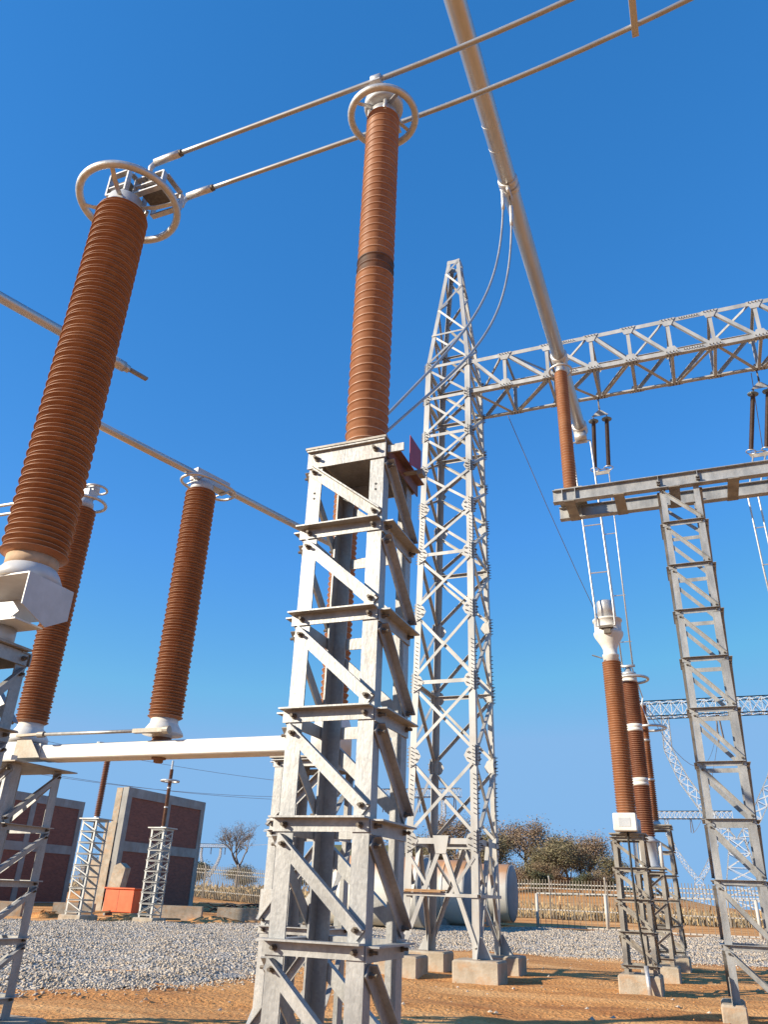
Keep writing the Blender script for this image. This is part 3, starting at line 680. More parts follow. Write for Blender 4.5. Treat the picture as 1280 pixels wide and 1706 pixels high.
for yy in (-0.14, 0.14):
    mb = MB(); mb.tube([(X1-0.1, dy+yy, 7.1), (X1-0.5, dy+yy, 7.13), (X1-6, dy+yy, 7.25)], 0.028, 10); part(mb, 'terminal_tube', M['alub'], dis, True)
# mechanism below the far left column
mb = MB(); mb.box((X1-0.25, dy-0.24, 3.09), (X1+0.25, dy+0.24, 3.28)); mb.box((X1+0.27, dy-0.2, 3.07), (X1+0.46, dy+0.2, 3.25)); part(mb, 'mechanism_box', M['grey'], dis)
mb = MB(); mb.plate([(X1+0.1, 8.02, 3.06), (X1+0.55, 8.02, 3.06), (X1+0.35, 8.02, 3.29), (X1+0.1, 8.02, 3.29)], (0, -1, 0), 0.01); part(mb, 'gusset_plate', M['galv2'], dis)
# slim third column
housing(dis, X3, dy+0.05, 3.60, 0.172, 0.14, 3.42, 46, False)
mb = MB(); mb.lathe([(0.24, 3.02), (0.24, 3.30), (0.18, 3.50), (0.13, 3.60)], (X3, dy+0.05, 0), 24); mb.lathe([(0.14, 7.02), (0.14, 7.14)], (X3, dy+0.05, 0), 24); part(mb, 'base_cone', M['white'], dis, True)
# operating rod
mb = MB(); mb.tube([(X1+0.55, 7.96, 3.34), (X2+0.28, 7.99, 3.335)], 0.022, 10); rod = part(mb, 'operating_rod', M['galv'], dis, True)
mb = MB(); mb.bar((X2-0.22, 7.99, 3.335), (X2+0.30, 7.99, 3.335), 0.07, 0.05, (0, 0, 1)); mb.lathe([(0.05, -0.04), (0.05, 0.04)], (X2+0.27, 7.99, 3.335), 12, (1, 0, 0))
part(mb, 'rod_clevis', M['galv2'], rod); mb = MB(); mb.lathe([(0.04, -0.05), (0.04, 0.05)], (X1+0.55, 7.96, 3.34), 12, (1, 0, 0)); mb.bar((X1+0.1, 8.0, 3.345), (X1+0.55, 7.96, 3.345), 0.05, 0.03); part(mb, 'rod_clevis', M['galv2'], rod)

sup = thing('lattice_support', 'diagonally braced support with a rusty pipe under the left end of the white beam', 'support', (-8.35, 8.25, 0.1), 'disconnector supports')
lattice(sup, -8.66, 8.25, 0.43, 0.1, 2.96, [0.35, 0.98, 1.62, 2.26], leg=0.135, lt=0.012, rail=0.075, brace=0.085, bolts=1.3, up=('front', 'right', 'back', 'left'))
mb = MB(); mb.box((-9.22, 7.68, 2.965), (-8.08, 8.82, 2.98)); part(mb, 'top_plate', M['galv2'], sup)
mb = MB(); mb.box((-9.05, 7.72, 2.99), (-8.2, 7.82, 3.052)); part(mb, 'channel', M['white'], sup)
mb = MB(); mb.tube([(-8.52, 7.60, 3.28), (-8.52, 7.60, 0.4)], 0.032, 10); pipe = part(mb, 'operating_pipe', M['rust'], sup, True)
for z in (2.22, 1.3):
    mb = MB(); mb.lathe([(0.055, -0.05), (0.055, 0.05)], (-8.52, 7.60, z), 10); mb.box((-8.53, 7.60, z-0.02), (-8.51, 7.76, z+0.02)); part(mb, 'pipe_guide', M['bolt'], pipe)
mb = MB(); mb.tube([(-8.85, 7.55, 2.9), (-8.92, 7.52, 1.9), (-8.80, 7.55, 0.3)], 0.02, 8); part(mb, 'cable', M['black'], sup, True)
mb = MB(); mb.box((-8.98, 7.44, 0.55), (-8.68, 7.70, 1.02)); part(mb, 'drive_box', M['bolt'], sup)
footing(-8.66, 8.25, 0.75, 0.75, 0.1, 'concrete footing at the bottom left under the braced support', None)
sup = thing('lattice_support', 'narrow lattice support standing behind the foreground pedestal under the white beam end', 'support', (-4.2, 8.3, 0.1), 'disconnector supports')
lattice(sup, -4.14, 8.30, 0.34, 0.1, 2.95, [0.35, 1.28, 2.2, 2.93], leg=0.10, lt=0.011, rail=0.07, brace=0.075, bolts=1.3, up=('front', 'right', 'back', 'left'))
mb = MB(); mb.box((-4.54, 7.92, 2.955), (-3.74, 8.70, 2.972)); part(mb, 'top_plate', M['galv2'], sup)
mb = MB(); mb.plate([(-4.50, 7.948, 1.33), (-4.28, 7.948, 1.33), (-4.28, 7.948, 1.62), (-4.50, 7.948, 1.62)], (0, -1, 0), 0.01); part(mb, 'splice_plate', M['galv'], sup)
footing(-4.14, 8.30, 0.5, 0.5, 0.1, 'concrete footing hidden behind the foreground pedestal', None)

# ================================================================== tubular bus, its T support and insulator
BX, BZ = -1.89, 13.78
bus = thing('tubular_bus', 'thick pale aluminium bus tube running away overhead from the top of the picture', 'bus tube', (BX, 3.0, BZ))
part(MB().tube([(BX, -4.0, BZ), (BX, 19.35, BZ)], 0.165, 36), 'tube', M['alu'], bus, True)
mb = MB(); mb.lathe([(0.175, 0), (0.19, 0.02), (0.19, 0.12), (0.175, 0.14)], (BX, 10.1, BZ), 28, (0, 1, 0)); mb.lathe([(0.175, 0), (0.19, 0.02), (0.19, 0.10), (0.175, 0.12)], (BX, 10.28, BZ), 28, (0, 1, 0)); mb.box((BX-0.03, 10.1, BZ-0.32), (BX+0.03, 10.40, BZ-0.17))
clampo = part(mb, 'tee_clamp', M['alub'], bus, True)
mb = MB(); mb.lathe([(0.18, 0), (0.21, 0.03), (0.21, 0.36), (0.18, 0.40)], (BX, 19.0, BZ), 28, (0, 1, 0)); mb.box((BX-0.16, 19.05, BZ-0.42), (BX+0.16, 19.35, BZ-0.18)); part(mb, 'end_clamp', M['alub'], bus, True)
for yy in (8.85, 9.35): 
    mb = MB(); mb.lathe([(0.167, 0), (0.1685, 0.004), (0.1685, 0.02), (0.167, 0.024)], (BX, yy, BZ), 28, (0, 1, 0)); part(mb, 'weld_band', M['alub'], bus, True)

E_ = V((X3+0.02, dy+0.06, 7.16))
for i, (p0, oy, lab) in enumerate((((BX-0.1, 10.12, BZ-0.55), 0.0, 'left of the two slack dropper cables hanging from the bus tube'), ((BX, 10.34, BZ-0.75), 0.12, 'right of the two slack dropper cables hanging from the bus tube'))):
    P0 = V(p0); P3 = E_+V((0.05+0.1*i, oy, 0.02)); P1 = P0+V((-0.1, -0.05, -2.7-0.3*i)); P2 = P3+V((1.3, 0.9, 2.35-0.3*i))
    pts = [P0*(1-t)**3+P1*3*t*(1-t)**2+P2*3*t*t*(1-t)+P3*t**3 for t in [k/36 for k in range(37)]]
    o = thing('dropper_cable', lab, 'cable', P0, 'slack dropper cables')
    part(MB().tube(pts, 0.021, 8), 'cable', M['cable'], o, True)
    mb = MB(); mb.tube([P0+V((0, 0, 0.28)), P0+V((0, 0, 0.22)), P0, pts[1]], [0.03, 0.04, 0.04, 0.03], 10); part(mb, 'lug', M['alub'], o, True)
    if i: mb = MB(); mb.bar(P0+V((0, -0.02, 0.28)), (BX, 10.25, BZ-0.30), 0.06, 0.015); part(mb, 'lug_arm', M['bolt'], o)

ts = thing('bus_support', 'tall four legged lattice column with twin cross beams at the right edge', 'support', (0.39, 15.8, 0.12))
lattice(ts, 0.39, 15.8, 0.39, 0.25, 9.5, [1.08+0.955*k for k in range(9)], leg=0.115, lt=0.012, rail=0.08, brace=0.075, hwy=0.4, bolts=1.4, ext=0.03)
for k in range(9):
    pass
def ibeam(mb, x0, x1, y, z0, z1, fw, tw, tf):
    mb.box((x0, y-tw/2, z0+tf), (x1, y+tw/2, z1-tf)); mb.box((x0, y-fw/2, z0), (x1, y+fw/2, z0+tf)); mb.box((x0, y-fw/2, z1-tf), (x1, y+fw/2, z1))
for yy in (15.36, 16.24):
    mb = MB(); ibeam(mb, -2.23, 3.9, yy, 9.502, 9.80, 0.17, 0.012, 0.014); b_ = part(mb, 'cross_beam', M['galv'], ts)
    for xx in (-2.02, -1.74, 0.0, 0.78, 3.2):
        mb = MB(); mb.box((xx-0.006, yy-0.082, 9.517), (xx+0.006, yy-0.007, 9.785)); part(mb, 'stiffener', M['galv'], b_)
    for xx in (-0.02, 0.02, 0.76, 0.80):
        for zz in (9.56, 9.62): bolt(ts, (xx, yy-0.082, zz), (0, -1, 0), 1.6)
for xx in (-1.88, -0.83, 0.30, 1.45, 2.6):
    mb = MB(); mb.box((xx-0.11, 15.28, 9.484), (xx+0.11, 16.32, 9.5)); part(mb, 'tie_plate', M['galv2'], ts)
mb = MB(); mb.box((-2.18, 15.28, 9.802), (-1.58, 16.32, 9.818)); part(mb, 'insulator_plate', M['galv2'], ts)
for (sx, sy) in ((0, 15.4), (0.78, 15.4), (0, 16.2), (0.78, 16.2)):
    x_o = sx
    part(MB().plate([(sx-0.02, sy-0.2, 0.25), (sx-0.02, sy+0.2, 0.25), (sx-0.02, sy+0.06, 0.62), (sx-0.02, sy-0.06, 0.62)], (1, 0, 0), 0.012), 'base_gusset', M['galv2'], ts)
    footing(sx, sy, 0.19, 0.19, 0.25, 'small concrete footing under the '+('front' if sy < 15.8 else 'rear')+' '+('left' if sx < 0.4 else 'right')+' leg of the right edge column', 'footings of the right edge column')

ri = thing('post_insulator', 'brown post insulator on the left end of the twin cross beams holding the bus tube', 'insulator', (BX, 15.78, 9.82))
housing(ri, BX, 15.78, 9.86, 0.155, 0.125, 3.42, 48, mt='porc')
mb = MB(); mb.lathe([(0.15, 9.82), (0.12, 9.86)], (BX, 15.78, 0), 20); mb.lathe([(0.12, 13.28), (0.12, 13.40), (0.09, 13.42), (0.09, 13.60)], (BX, 15.78, 0), 20); part(mb, 'cap', M['alub'], ri, True)
part(MB().ring((BX, 15.78, 13.36), 0.27, 0.028, 40, 10), 'corona_ring', M['alub'], ri, True)
mb = MB(); mb.lathe([(0.17, -0.14), (0.205, -0.12), (0.205, 0.12), (0.17, 0.14)], (BX, 15.78, BZ), 28, (0, 1, 0)); part(mb, 'bus_clamp', M['alub'], ri, True)

# ================================================================== gantry tower
TX, TY = -6.05, 20.12
def tw(z):            # half widths
    k = (z-0.42)/(17.15-0.42); return (0.93+(0.735-0.93)*k, 1.03+(0.82-1.03)*k)
gt = thing('gantry_tower', 'tall galvanised lattice gantry tower with a tapering peak behind the foreground pedestal', 'tower', (TX, TY, 0.4))
def tcn(sx, sy, z):
    if z <= 17.15: hx_, hy_ = tw(z)
    else:
        k = (z-17.15)/(22.25-17.15); hx_, hy_ = 0.735+(0.215-0.735)*k, 0.82+(0.2-0.82)*k
    lean = 0.010*z
    return V((TX+sx*hx_+lean, TY+sy*hy_, z))
for sx in (-1, 1):
    for sy in (-1, 1):
        part(MB().angle(tcn(sx, sy, 0.4), tcn(sx, sy, 17.15), 0.17, 0.018, (-sx, 0, 0), (0, -sy, 0)), 'leg', M['galvlt'], gt)
        part(MB().angle(tcn(sx, sy, 17.16), tcn(sx, sy, 22.25), 0.13, 0.014, (-sx, 0, 0), (0, -sy, 0)), 'peak_leg', M['galvlt'], gt)
NZ = [2.82, 4.80, 6.70, 8.68, 10.40, 11.86, 13.2, 14.45, 15.85, 17.12]
studs = MB()
def face_pts(fn, z):
    n, a = FACES[fn]
    if fn in ('front', 'back'): return tcn(-1, n.y, z), tcn(1, n.y, z), n, a
    return tcn(n.x, -1, z), tcn(n.x, 1, z), n, a
def tbrace(p, q, n, w, name='brace', off=0.004, mt='galvlt', own=None):
    d = (q-p).normalized(); dn = V((0, 0, -1)); dn = dn-d*dn.dot(d)
    if dn.length < 0.1: dn = n.cross(d)
    dn.normalize()
    part(MB().angle(p+n*off-dn*w*0.5, q+n*off-dn*w*0.5, w, 0.010, dn, -n), name, M[mt], own or gt)
for fn in FACES:
    for k, z in enumerate(NZ):
        p, q, n, a = face_pts(fn, z)
        if k in (0, 2, 4, 7, 8, 9): tbrace(p+a*0.08, q-a*0.08, n, 0.10 if k else 0.13, 'horizontal', 0.016)
        for (c, s_) in ((p, 1), (q, -1)):
            h = 0.27 if k < 6 else 0.19
            w_ = 0.31 if k < 6 else 0.24
            pl = MB().plate([c+a*s_*0.02+V((0, 0, -h))+n*0.018, c+a*s_*w_*0.75+V((0, 0, -h*0.55))+n*0.018, c+a*s_*w_+V((0, 0, 0))+n*0.018, c+a*s_*w_*0.75+V((0, 0, h*0.55))+n*0.018, c+a*s_*0.02+V((0, 0, h))+n*0.018], n, 0.012)
            part(pl, 'gusset_plate', M['galvlt'], gt)
            for zz in np.linspace(-h*0.8, h*0.8, 6): 
                b0 = c+a*s_*0.07+V((0, 0, zz))+n*0.03; studs.tube([b0, b0+n*0.06], 0.011, 5)
            for u_, v_ in ((0.7, -0.3), (0.7, 0.3), (0.85, -0.25), (0.85, 0.25)):
                b0 = c+a*s_*w_*u_*0.8+V((0, 0, h*v_))+n*0.03; studs.tube([b0, b0+n*0.05], 0.013, 5)
        if k < len(NZ)-1:
            p2, q2, _, _ = face_pts(fn, NZ[k+1]); i_ = 0.10
            zo = V((0, 0, 0.18 if k < 6 else 0.1))
            tbrace(p+a*i_+zo, q2-a*i_-zo, n, 0.078, 'brace', 0.034); tbrace(q-a*i_+zo, p2+a*i_-zo, n, 0.078, 'brace', -0.016)
    # bottom bay: inverted V from the middle of the first horizontal with a tie at half height
    p, q, n, a = face_pts(fn, 2.82); p0, q0, _, _ = face_pts(fn, 0.62); mid = (p+q)/2
    tbrace(mid+V((0, 0, -0.08)), p0+a*0.08, n, 0.10, 'brace', 0.034); tbrace(mid+V((0, 0, -0.08)), q0-a*0.08, n, 0.10, 'brace', 0.034)
    pm, qm, _, _ = face_pts(fn, 1.66); tbrace(pm+a*0.02, qm-a*0.02, n, 0.07, 'horizontal', 0.050)
    tbrace(p+a*0.1+V((0, 0, -0.35)), (pm*0.62+qm*0.38), n, 0.07, 'brace', 0.02); tbrace(q-a*0.1+V((0, 0, -0.35)), (pm*0.38+qm*0.62), n, 0.07, 'brace', 0.02)
    part(MB().plate([mid+V((-0.0, 0, 0.12))-a*0.2+n*0.045, mid-a*0.13+V((0, 0, -0.28))+n*0.045, mid+a*0.13+V((0, 0, -0.28))+n*0.045, mid+a*0.2+V((0, 0, 0.12))+n*0.045], n, 0.012), 'gusset_plate', M['galvlt'], gt)
    # peak
    PZ = [17.3, 18.55, 19.75, 20.75, 21.55, 22.15]
    for k in range(5):
        p, q, n, a = face_pts(fn, PZ[k]); p2, q2, _, _ = face_pts(fn, PZ[k+1])
        if k % 2 == 0: tbrace(p+a*0.05, q2-a*0.03, n, 0.065, 'peak_brace', 0.02)
        else: tbrace(q-a*0.05, p2+a*0.03, n, 0.065, 'peak_brace', 0.02)
        if k == 0: tbrace(q-a*0.05, p2+a*0.03, n, 0.065, 'peak_brace', -0.02)
        if k == 1: tbrace(p, q, n, 0.065, 'horizontal', 0.03)
    p, q, n, a = face_pts(fn, 22.2); part(MB().plate([p+V((0, 0, -0.16))+n*0.015, q+V((0, 0, -0.16))+n*0.015, q+n*0.015, p+n*0.015], n, 0.01), 'peak_plate', M['galvlt'], gt)
for fn, sgn in (('front', -1), ('front', 1), ('right', 1), ('right', -1)):
    for zc in (3.9, 7.35, 11.05):
        for zz in np.linspace(-0.45, 0.45, 9):
            p, q, n, a = face_pts(fn, zc+zz); c = p+a*0.07 if sgn < 0 else q-a*0.07
            studs.tube([c+n*0.004, c+n*0.055], 0.011, 5)
part(studs, 'bolts', M['bolt'], gt, kind='stuff')
mb = MB(); mb.box((TX-0.98, TY-1.15, 1.705), (TX+0.05, TY-0.72, 1.735)); mb.box((TX-0.85, TY-1.10, 1.74), (TX+0.15, TY-0.85, 1.765))
solo(mb, 'timber_planks', M['wood'], 'two raw timber planks lying on the tower brace near its base', 'planks', (TX-0.5, TY-1.0, 1.705))
for i, (sx, sy, lab) in enumerate(((-1, -1, 'concrete footing of the gantry tower behind the foreground pedestal leg'), (1, -1, 'nearest concrete footing block of the gantry tower'), (-1, 1, 'rear concrete footing of the gantry tower beside the gravel'), (1, 1, 'rightmost concrete footing of the gantry tower'))):
    c = tcn(sx, sy, 0.42)
    footing(c.x, c.y, 0.52, 0.42, 0.40, lab, 'gantry tower footings', bottom=-0.2)
    for a_ in ((1, 0), (0, 1)):
        nn = V((a_[0]*-sx, a_[1]*-sy, 0))
        part(MB().plate([c+V((0, 0, -0.01)), c-nn*0.30+V((0, 0, -0.01)), c-nn*0.05+V((0, 0, 0.42)), c+V((0, 0, 0.42))], nn.cross(V((0, 0, 1))), 0.014), 'stub_gusset', M['galvlt'], gt)

# ------------------------------------------------------------------ gantry beam
gb = thing('gantry_beam', 'long box truss beam reaching right from the gantry tower across the sky', 'truss beam', (-4.6, 20.1, 15.85))
YF, YB, ZL, ZH = 19.35, 20.95, 15.86, 17.14
XE = 9.2
for (yy, zz, sy, sz) in ((YF, ZH, 1, -1), (YF, ZL, 1, 1), (YB, ZH, -1, -1), (YB, ZL, -1, 1)):
    part(MB().angle((-5.25, yy, zz), (XE, yy, zz), 0.135, 0.013, (0, 0, sz), (0, sy, 0)), 'chord', M['galvlt'], gb)
XN = [-4.02, -2.69, -1.35, -0.26, 0.87, 2.03, 3.22, 4.4, 5.6, 6.8, 8.0, 9.1]
nf, nbk, nd, nu = V((0, -1, 0)), V((0, 1, 0)), V((0, 0, -1)), V((0, 0, 1))
bm = MB()
def gbar(p, q, n, w, name):
    p = V(p); q = V(q); d = (q-p).normalized(); s_ = n.cross(d)
    part(MB().angle(p+n*0.004-s_*w*0.5, q+n*0.004-s_*w*0.5, w, 0.009, s_, -n), name, M['galvlt'], gb)
prev = -5.1
for k, x in enumerate(XN):
    e = 0.10
    gbar((x, YF, ZL+e), (x, YF, ZH-e), nf, 0.10, 'post'); gbar((x, YB, ZL+e), (x, YB, ZH-e), nbk, 0.10, 'post')
    gbar((x, YF+e, ZL), (x, YB-e, ZL), nd, 0.085, 'cross_tie'); gbar((x, YF+e, ZH), (x, YB-e, ZH), nu, 0.085, 'cross_tie')
    gbar((prev+e, YF, ZH-e), (x-e, YF, ZL+e), nf, 0.095, 'diagonal')
    gbar((prev+e, YB, ZL+e), (x-e, YB, ZH-e), nbk, 0.095, 'diagonal')
    if k % 2: 
        gbar((prev+e, YB-e, ZL), (x-e, YF+e, ZL), nd, 0.095, 'diagonal'); gbar((prev+e, YF+e, ZH), (x-e, YB-e, ZH), nu, 0.085, 'diagonal')
    else:
        gbar((prev+e, YF+e, ZL), (x-e, YB-e, ZL), nd, 0.095, 'diagonal'); gbar((prev+e, YB-e, ZH), (x-e, YF+e, ZH), nu, 0.085, 'diagonal')
    for yy, n in ((YF, nf), (YB, nbk)):
        for zz, s_ in ((ZL, 1), (ZH, -1)):
            part(MB().plate([(x-0.20, yy+n.y*0.015, zz), (x+0.24, yy+n.y*0.015, zz), (x+0.10, yy+n.y*0.015, zz+s_*0.26), (x-0.10, yy+n.y*0.015, zz+s_*0.26)], n, 0.01), 'gusset_plate', M['galvlt'], gb)
            for u_ in (-0.13, -0.04, 0.05, 0.14):
                b0 = V((x+u_, yy+n.y*0.025, zz+s_*0.05)); bm.tube([b0, b0+n*0.05], 0.015, 5)
                b1 = V((x+u_, yy-n.y*0.07, zz-s_*0.002)); bm.tube([b1, b1+V((0, 0, -s_*0.06))], 0.015, 5)
    if k in (1, 4):
        for j in range(8):
            b0 = V((x+0.35+j*0.07, YF-0.004, ZL+0.07)); bm.tube([b0, b0+nf*0.05], 0.014, 5); b0 = V((x+0.35+j*0.07, YF-0.004, ZH-0.07)); bm.tube([b0, b0+nf*0.05], 0.014, 5)
    prev = x
part(bm, 'bolts', M['bolt'], gb, kind='stuff')

# suspension strings
def string(x, y, ztop, zbot, dx, dyy, lab):
    t = thing('insulator_string', lab, 'insulator string', (x, y, ztop), 'twin suspension strings under the gantry beam')
    mb = MB(); mb.tube([(x, y, ztop+0.05), (x, y, ztop-0.42)], 0.022, 8); mb.bar((x, y, ztop-0.25), (x, y, ztop-0.34), 0.07, 0.05); part(mb, 'shackle', M['bolt'], t)
    mb = MB(); mb.plate([(x-0.26, y-0.012, ztop-0.60), (x+0.26, y-0.012, ztop-0.60), (x+0.05, y-0.012, ztop-0.40), (x-0.05, y-0.012, ztop-0.40)], (0, 1, 0), 0.02); part(mb, 'yoke_plate', M['galv'], t)
    for s_ in (-1, 1):
        p = V((x+s_*0.2, y, ztop-0.60)); q = V((x+dx+s_*0.2, y+dyy, zbot)); d = (q-p).normalized(); L = (q-p).length
        mb = MB(); mb.tube([p+V((0, 0, 0.05)), p+d*0.10], 0.015, 8); part(mb, 'link', M['bolt'], t)
        mb = MB(); mb.lathe([(0.03, 0.08), (0.06, 0.09), (0.155, 0.16), (0.15, 0.175), (0.05, 0.15), (0.04, 0.19)], p, 20, d); part(mb, 'glass_disc', M['glassd'], t, True)
        pr = []; n_ = 42
        for k in range(n_):
            z0 = 0.19+(L-0.30)*k/n_; st = (L-0.30)/n_; pr += [(0.035, z0), (0.066, z0+st*0.35), (0.066, z0+st*0.5), (0.035, z0+st*0.7)]
        mb = MB(); mb.lathe(pr, p, 12, d); part(mb, 'rod_insulator', M['polymer'], t, True)
        part(MB().ring(q-d*0.06, 0.13, 0.014, 24, 8, d), 'grading_ring', M['alub'], t, True)
    q = V((x+dx, y+dyy, zbot))
    mb = MB(); mb.plate([(q.x-0.26, q.y-0.01, q.z-0.02), (q.x+0.26, q.y-0.01, q.z-0.02), (q.x+0.2, q.y-0.01, q.z-0.14), (q.x-0.2, q.y-0.01, q.z-0.14)], (0, 1, 0), 0.02)
    mb.tube([(q.x-0.2, q.y, q.z+0.04), (q.x+0.2, q.y, q.z+0.04)], 0.012, 6); part(mb, 'lower_yoke', M['galv2'], t)
    return q
q1 = string(-1.42, YB+0.02, 15.84, 13.32, -0.12, 0.05, 'pair of dark suspension strings under the beam beside the bus tube end')
q2 = string(3.16, YB+0.02, 15.84, 13.15, -0.40, 0.05, 'pair of dark suspension strings cut by the right edge of the picture')

# dropper tubes from the bus end to the current transformer head
ctx, cty = -1.67, 19.2
dr = thing('dropper_tubes', 'hairpin of two thin tubes dropping from the bus tube end to the transformer head', 'conductor', (BX, 19.2, 13.3))
for s_, xb in ((-1, ctx-0.24), (1, ctx+0.21)):
    xa = BX+s_*0.25
    part(MB().tube([(BX, 19.2, BZ-0.43), (xa, 19.2, BZ-0.45), (xa+0.01*s_, 19.2, BZ-0.60), (xb, 18.86, 8.3), (xb, 18.86, 7.75), (ctx+s_*0.05, 18.86, 7.72)], 0.026, 8), 'tube', M['alub'], dr, True)
for z in (10.6, 9.2):
    k = (BZ-0.6-z)/(BZ-0.6-8.3)
    xl = BX-0.25+(ctx-0.24-BX+0.25)*k; xr = BX+0.25+(ctx+0.21-BX-0.25)*k; yy = 19.2-0.34*k
    part(MB().tube([(xl, yy, z), (xr, yy, z)], 0.016, 6), 'spacer', M['alub'], dr)
cvx, cvy = -1.50, 22.3
dc = thing('dropper_conductors', 'twin thin conductors from the suspension strings down to the rear instrument transformer', 'conductor', q1)
for s_ in (-0.2, 0.2):
    part(MB().tube([(q1.x+s_, q1.y, q1.z-0.1), ((q1.x+cvx)/2+s_*0.8, (q1.y+cvy)/2, 10.2), (cvx+s_*0.7, cvy-0.1, 7.62)], 0.02, 8), 'conductor_wire', M['alub'], dc, True)
for z in (11.4, 9.6, 8.3):
    k = (q1.z-z)/(q1.z-7.6); xm = q1.x+(cvx-q1.x)*k; ym = q1.y+(cvy-q1.y)*k
    part(MB().tube([(xm-0.19, ym, z), (xm+0.19, ym, z)], 0.014, 6), 'spacer', M['alub'], dc)
de = thing('dropper_conductors', 'twin thin conductors dropping from the strings at the right edge', 'conductor', q2)
for s_ in (-0.2, 0.2):
    part(MB().tube([(q2.x+s_*0.8, q2.y, q2.z-0.1), (2.42+s_*0.65, 21.28, 11.9), (2.46+s_*0.65, 21.4, 9.7), (2.62+s_*0.6, 22.3, 7.6)], 0.024, 8), 'conductor_wire', M['alub'], de, True)
for z in (11.0, 9.9):
    part(MB().tube([(2.31, 21.35, z), (2.57, 21.35, z)], 0.014, 6), 'spacer', M['alub'], de)

# ================================================================== instrument transformers on the right
def pedestal(lab, x, y, hw, z1, n, leg=0.09, up=(), grp='equipment pedestals on the right'):
    t = thing('equipment_pedestal', lab, 'pedestal', (x, y, 0.3), grp)
    lattice(t, x, y, hw, 0.32, z1, [0.5+(z1-0.55)*k/(n-1) for k in range(n)], leg=leg, lt=0.01, rail=0.07, brace=0.06, mt=M['galv2'], up=up, ext=0.05, bolts=1.2 if y < 20 else 0)
    mb = MB(); mb.box((x-hw-0.06, y-hw-0.06, z1+0.002), (x+hw+0.06, y+hw+0.06, z1+0.03)); part(mb, 'top_plate', M['galv2'], t)
    return t
p_ct = pedestal('steel pedestal with a black cable under the nearest instrument transformer', ctx, cty, 0.33, 2.98, 5)
mb = MB(); mb.tube([(ctx+0.02, cty-0.42, 3.02), (ctx+0.03, cty-0.46, 2.3), (ctx+0.05, cty-0.41, 1.4), (ctx+0.12, cty-0.42, 0.6), (ctx+0.12, cty-0.44, 0.33)], 0.024, 8); part(mb, 'cable', M['black'], p_ct, True)
mb = MB(); mb.tube([(ctx+0.12, cty-0.45, 0.50), (ctx+0.16, cty-0.60, -0.05)], 0.045, 12); part(mb, 'conduit', M['alub'], p_ct, True)
footing(ctx-0.04, cty, 0.42, 0.44, 0.33, 'concrete footing under the nearest instrument transformer', 'footings of the right hand equipment', bottom=-0.2)
ct = thing('current_transformer', 'brown ribbed current transformer with a silver cylinder head and white terminal box', 'transformer', (ctx, cty, 3.01))
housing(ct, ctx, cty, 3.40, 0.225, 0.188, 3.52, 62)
mb = MB(); mb.lathe([(0.28, 3.012), (0.28, 3.30), (0.19, 3.36), (0.18, 3.40)], (ctx, cty, 0), 28); part(mb, 'base_tank', M['grey'], ct, True)
bx_ = part(MB().bevbox((ctx-0.25, cty-0.62, 3.03), (ctx+0.24, cty-0.29, 3.40), 0.02), 'terminal_box', M['white'], ct)
mb = MB(); mb.box((ctx-0.13, cty-0.626, 3.12), (ctx+0.12, cty-0.622, 3.30)); part(mb, 'name_plate', M['grey'], bx_)
mb = MB(); mb.lathe([(0.185, 6.92), (0.185, 7.05), (0.20, 7.06), (0.20, 7.10), (0.17, 7.12), (0.17, 7.25), (0.22, 7.36), (0.34, 7.56), (0.36, 7.62), (0.36, 7.66), (0.33, 7.68), (0.33, 7.95), (0.36, 7.96), (0.36, 8.0), (0.24, 8.02)], (ctx, cty, 0), 36); part(mb, 'head_bowl', M['white'], ct, True)
mb = MB(); mb.lathe([(0.205, 8.01), (0.205, 8.46), (0.19, 8.49), (0.1, 8.50)], (ctx-0.02, cty, 0), 32); part(mb, 'bellows_cover', M['alub'], ct, True)
mb = MB(); mb.box((ctx-0.16, cty-0.44, 7.68), (ctx+0.16, cty-0.31, 7.74)); mb.box((ctx-0.07, cty-0.40, 7.55), (ctx+0.09, cty-0.3, 7.67)); part(mb, 'terminal_pad', M['bolt'], ct)
mb = MB(); mb.bar((ctx-0.18, cty-0.2, 6.98), (ctx-0.42, cty-0.25, 7.06), 0.04, 0.02); part(mb, 'lifting_lug', M['galv2'], ct)

p_cv = pedestal('steel pedestal in the middle of the right hand row', cvx, cvy, 0.33, 2.42, 4, up=('front',))
footing(cvx, cvy, 0.43, 0.43, 0.33, 'concrete footing in the middle of the right hand row', 'footings of the right hand equipment', bottom=-0.2)
cv = thing('voltage_transformer', 'three stage brown voltage transformer with white joint flanges behind the nearest transformer', 'transformer', (cvx, cvy, 2.45))
mb = MB(); mb.lathe([(0.27, 2.455), (0.27, 2.50), (0.24, 2.52), (0.24, 3.04), (0.28, 3.05), (0.28, 3.10), (0.21, 3.12), (0.2, 3.18)], (cvx, cvy, 0), 32); part(mb, 'base_tank', M['grey'], cv, True)
mb = MB(); mb.lathe([(0.05, 2.46), (0.05, 3.04)], (cvx+0.30, cvy-0.05, 0), 12); mb.lathe([(0.05, 2.46), (0.05, 3.04)], (cvx-0.30, cvy-0.1, 0), 12); part(mb, 'side_pipe', M['white'], cv, True)
for z0, z1 in ((3.18, 4.42), (4.62, 5.82), (6.02, 7.16)):
    housing(cv, cvx, cvy, z0, 0.225, 0.185, z1-z0, 23, mt='porcd')
    mb = MB(); mb.lathe([(0.17, z1), (0.21, z1+0.01), (0.21, z1+0.07), (0.18, z1+0.09), (0.21, z1+0.11), (0.21, z1+0.19), (0.17, z1+0.20)], (cvx, cvy, 0), 28); part(mb, 'joint_flange', M['white'], cv, True)
part(MB().ring((cvx+0.04, cvy, 7.25), 0.46, 0.04, 44, 10), 'corona_ring', M['alub'], cv, True)
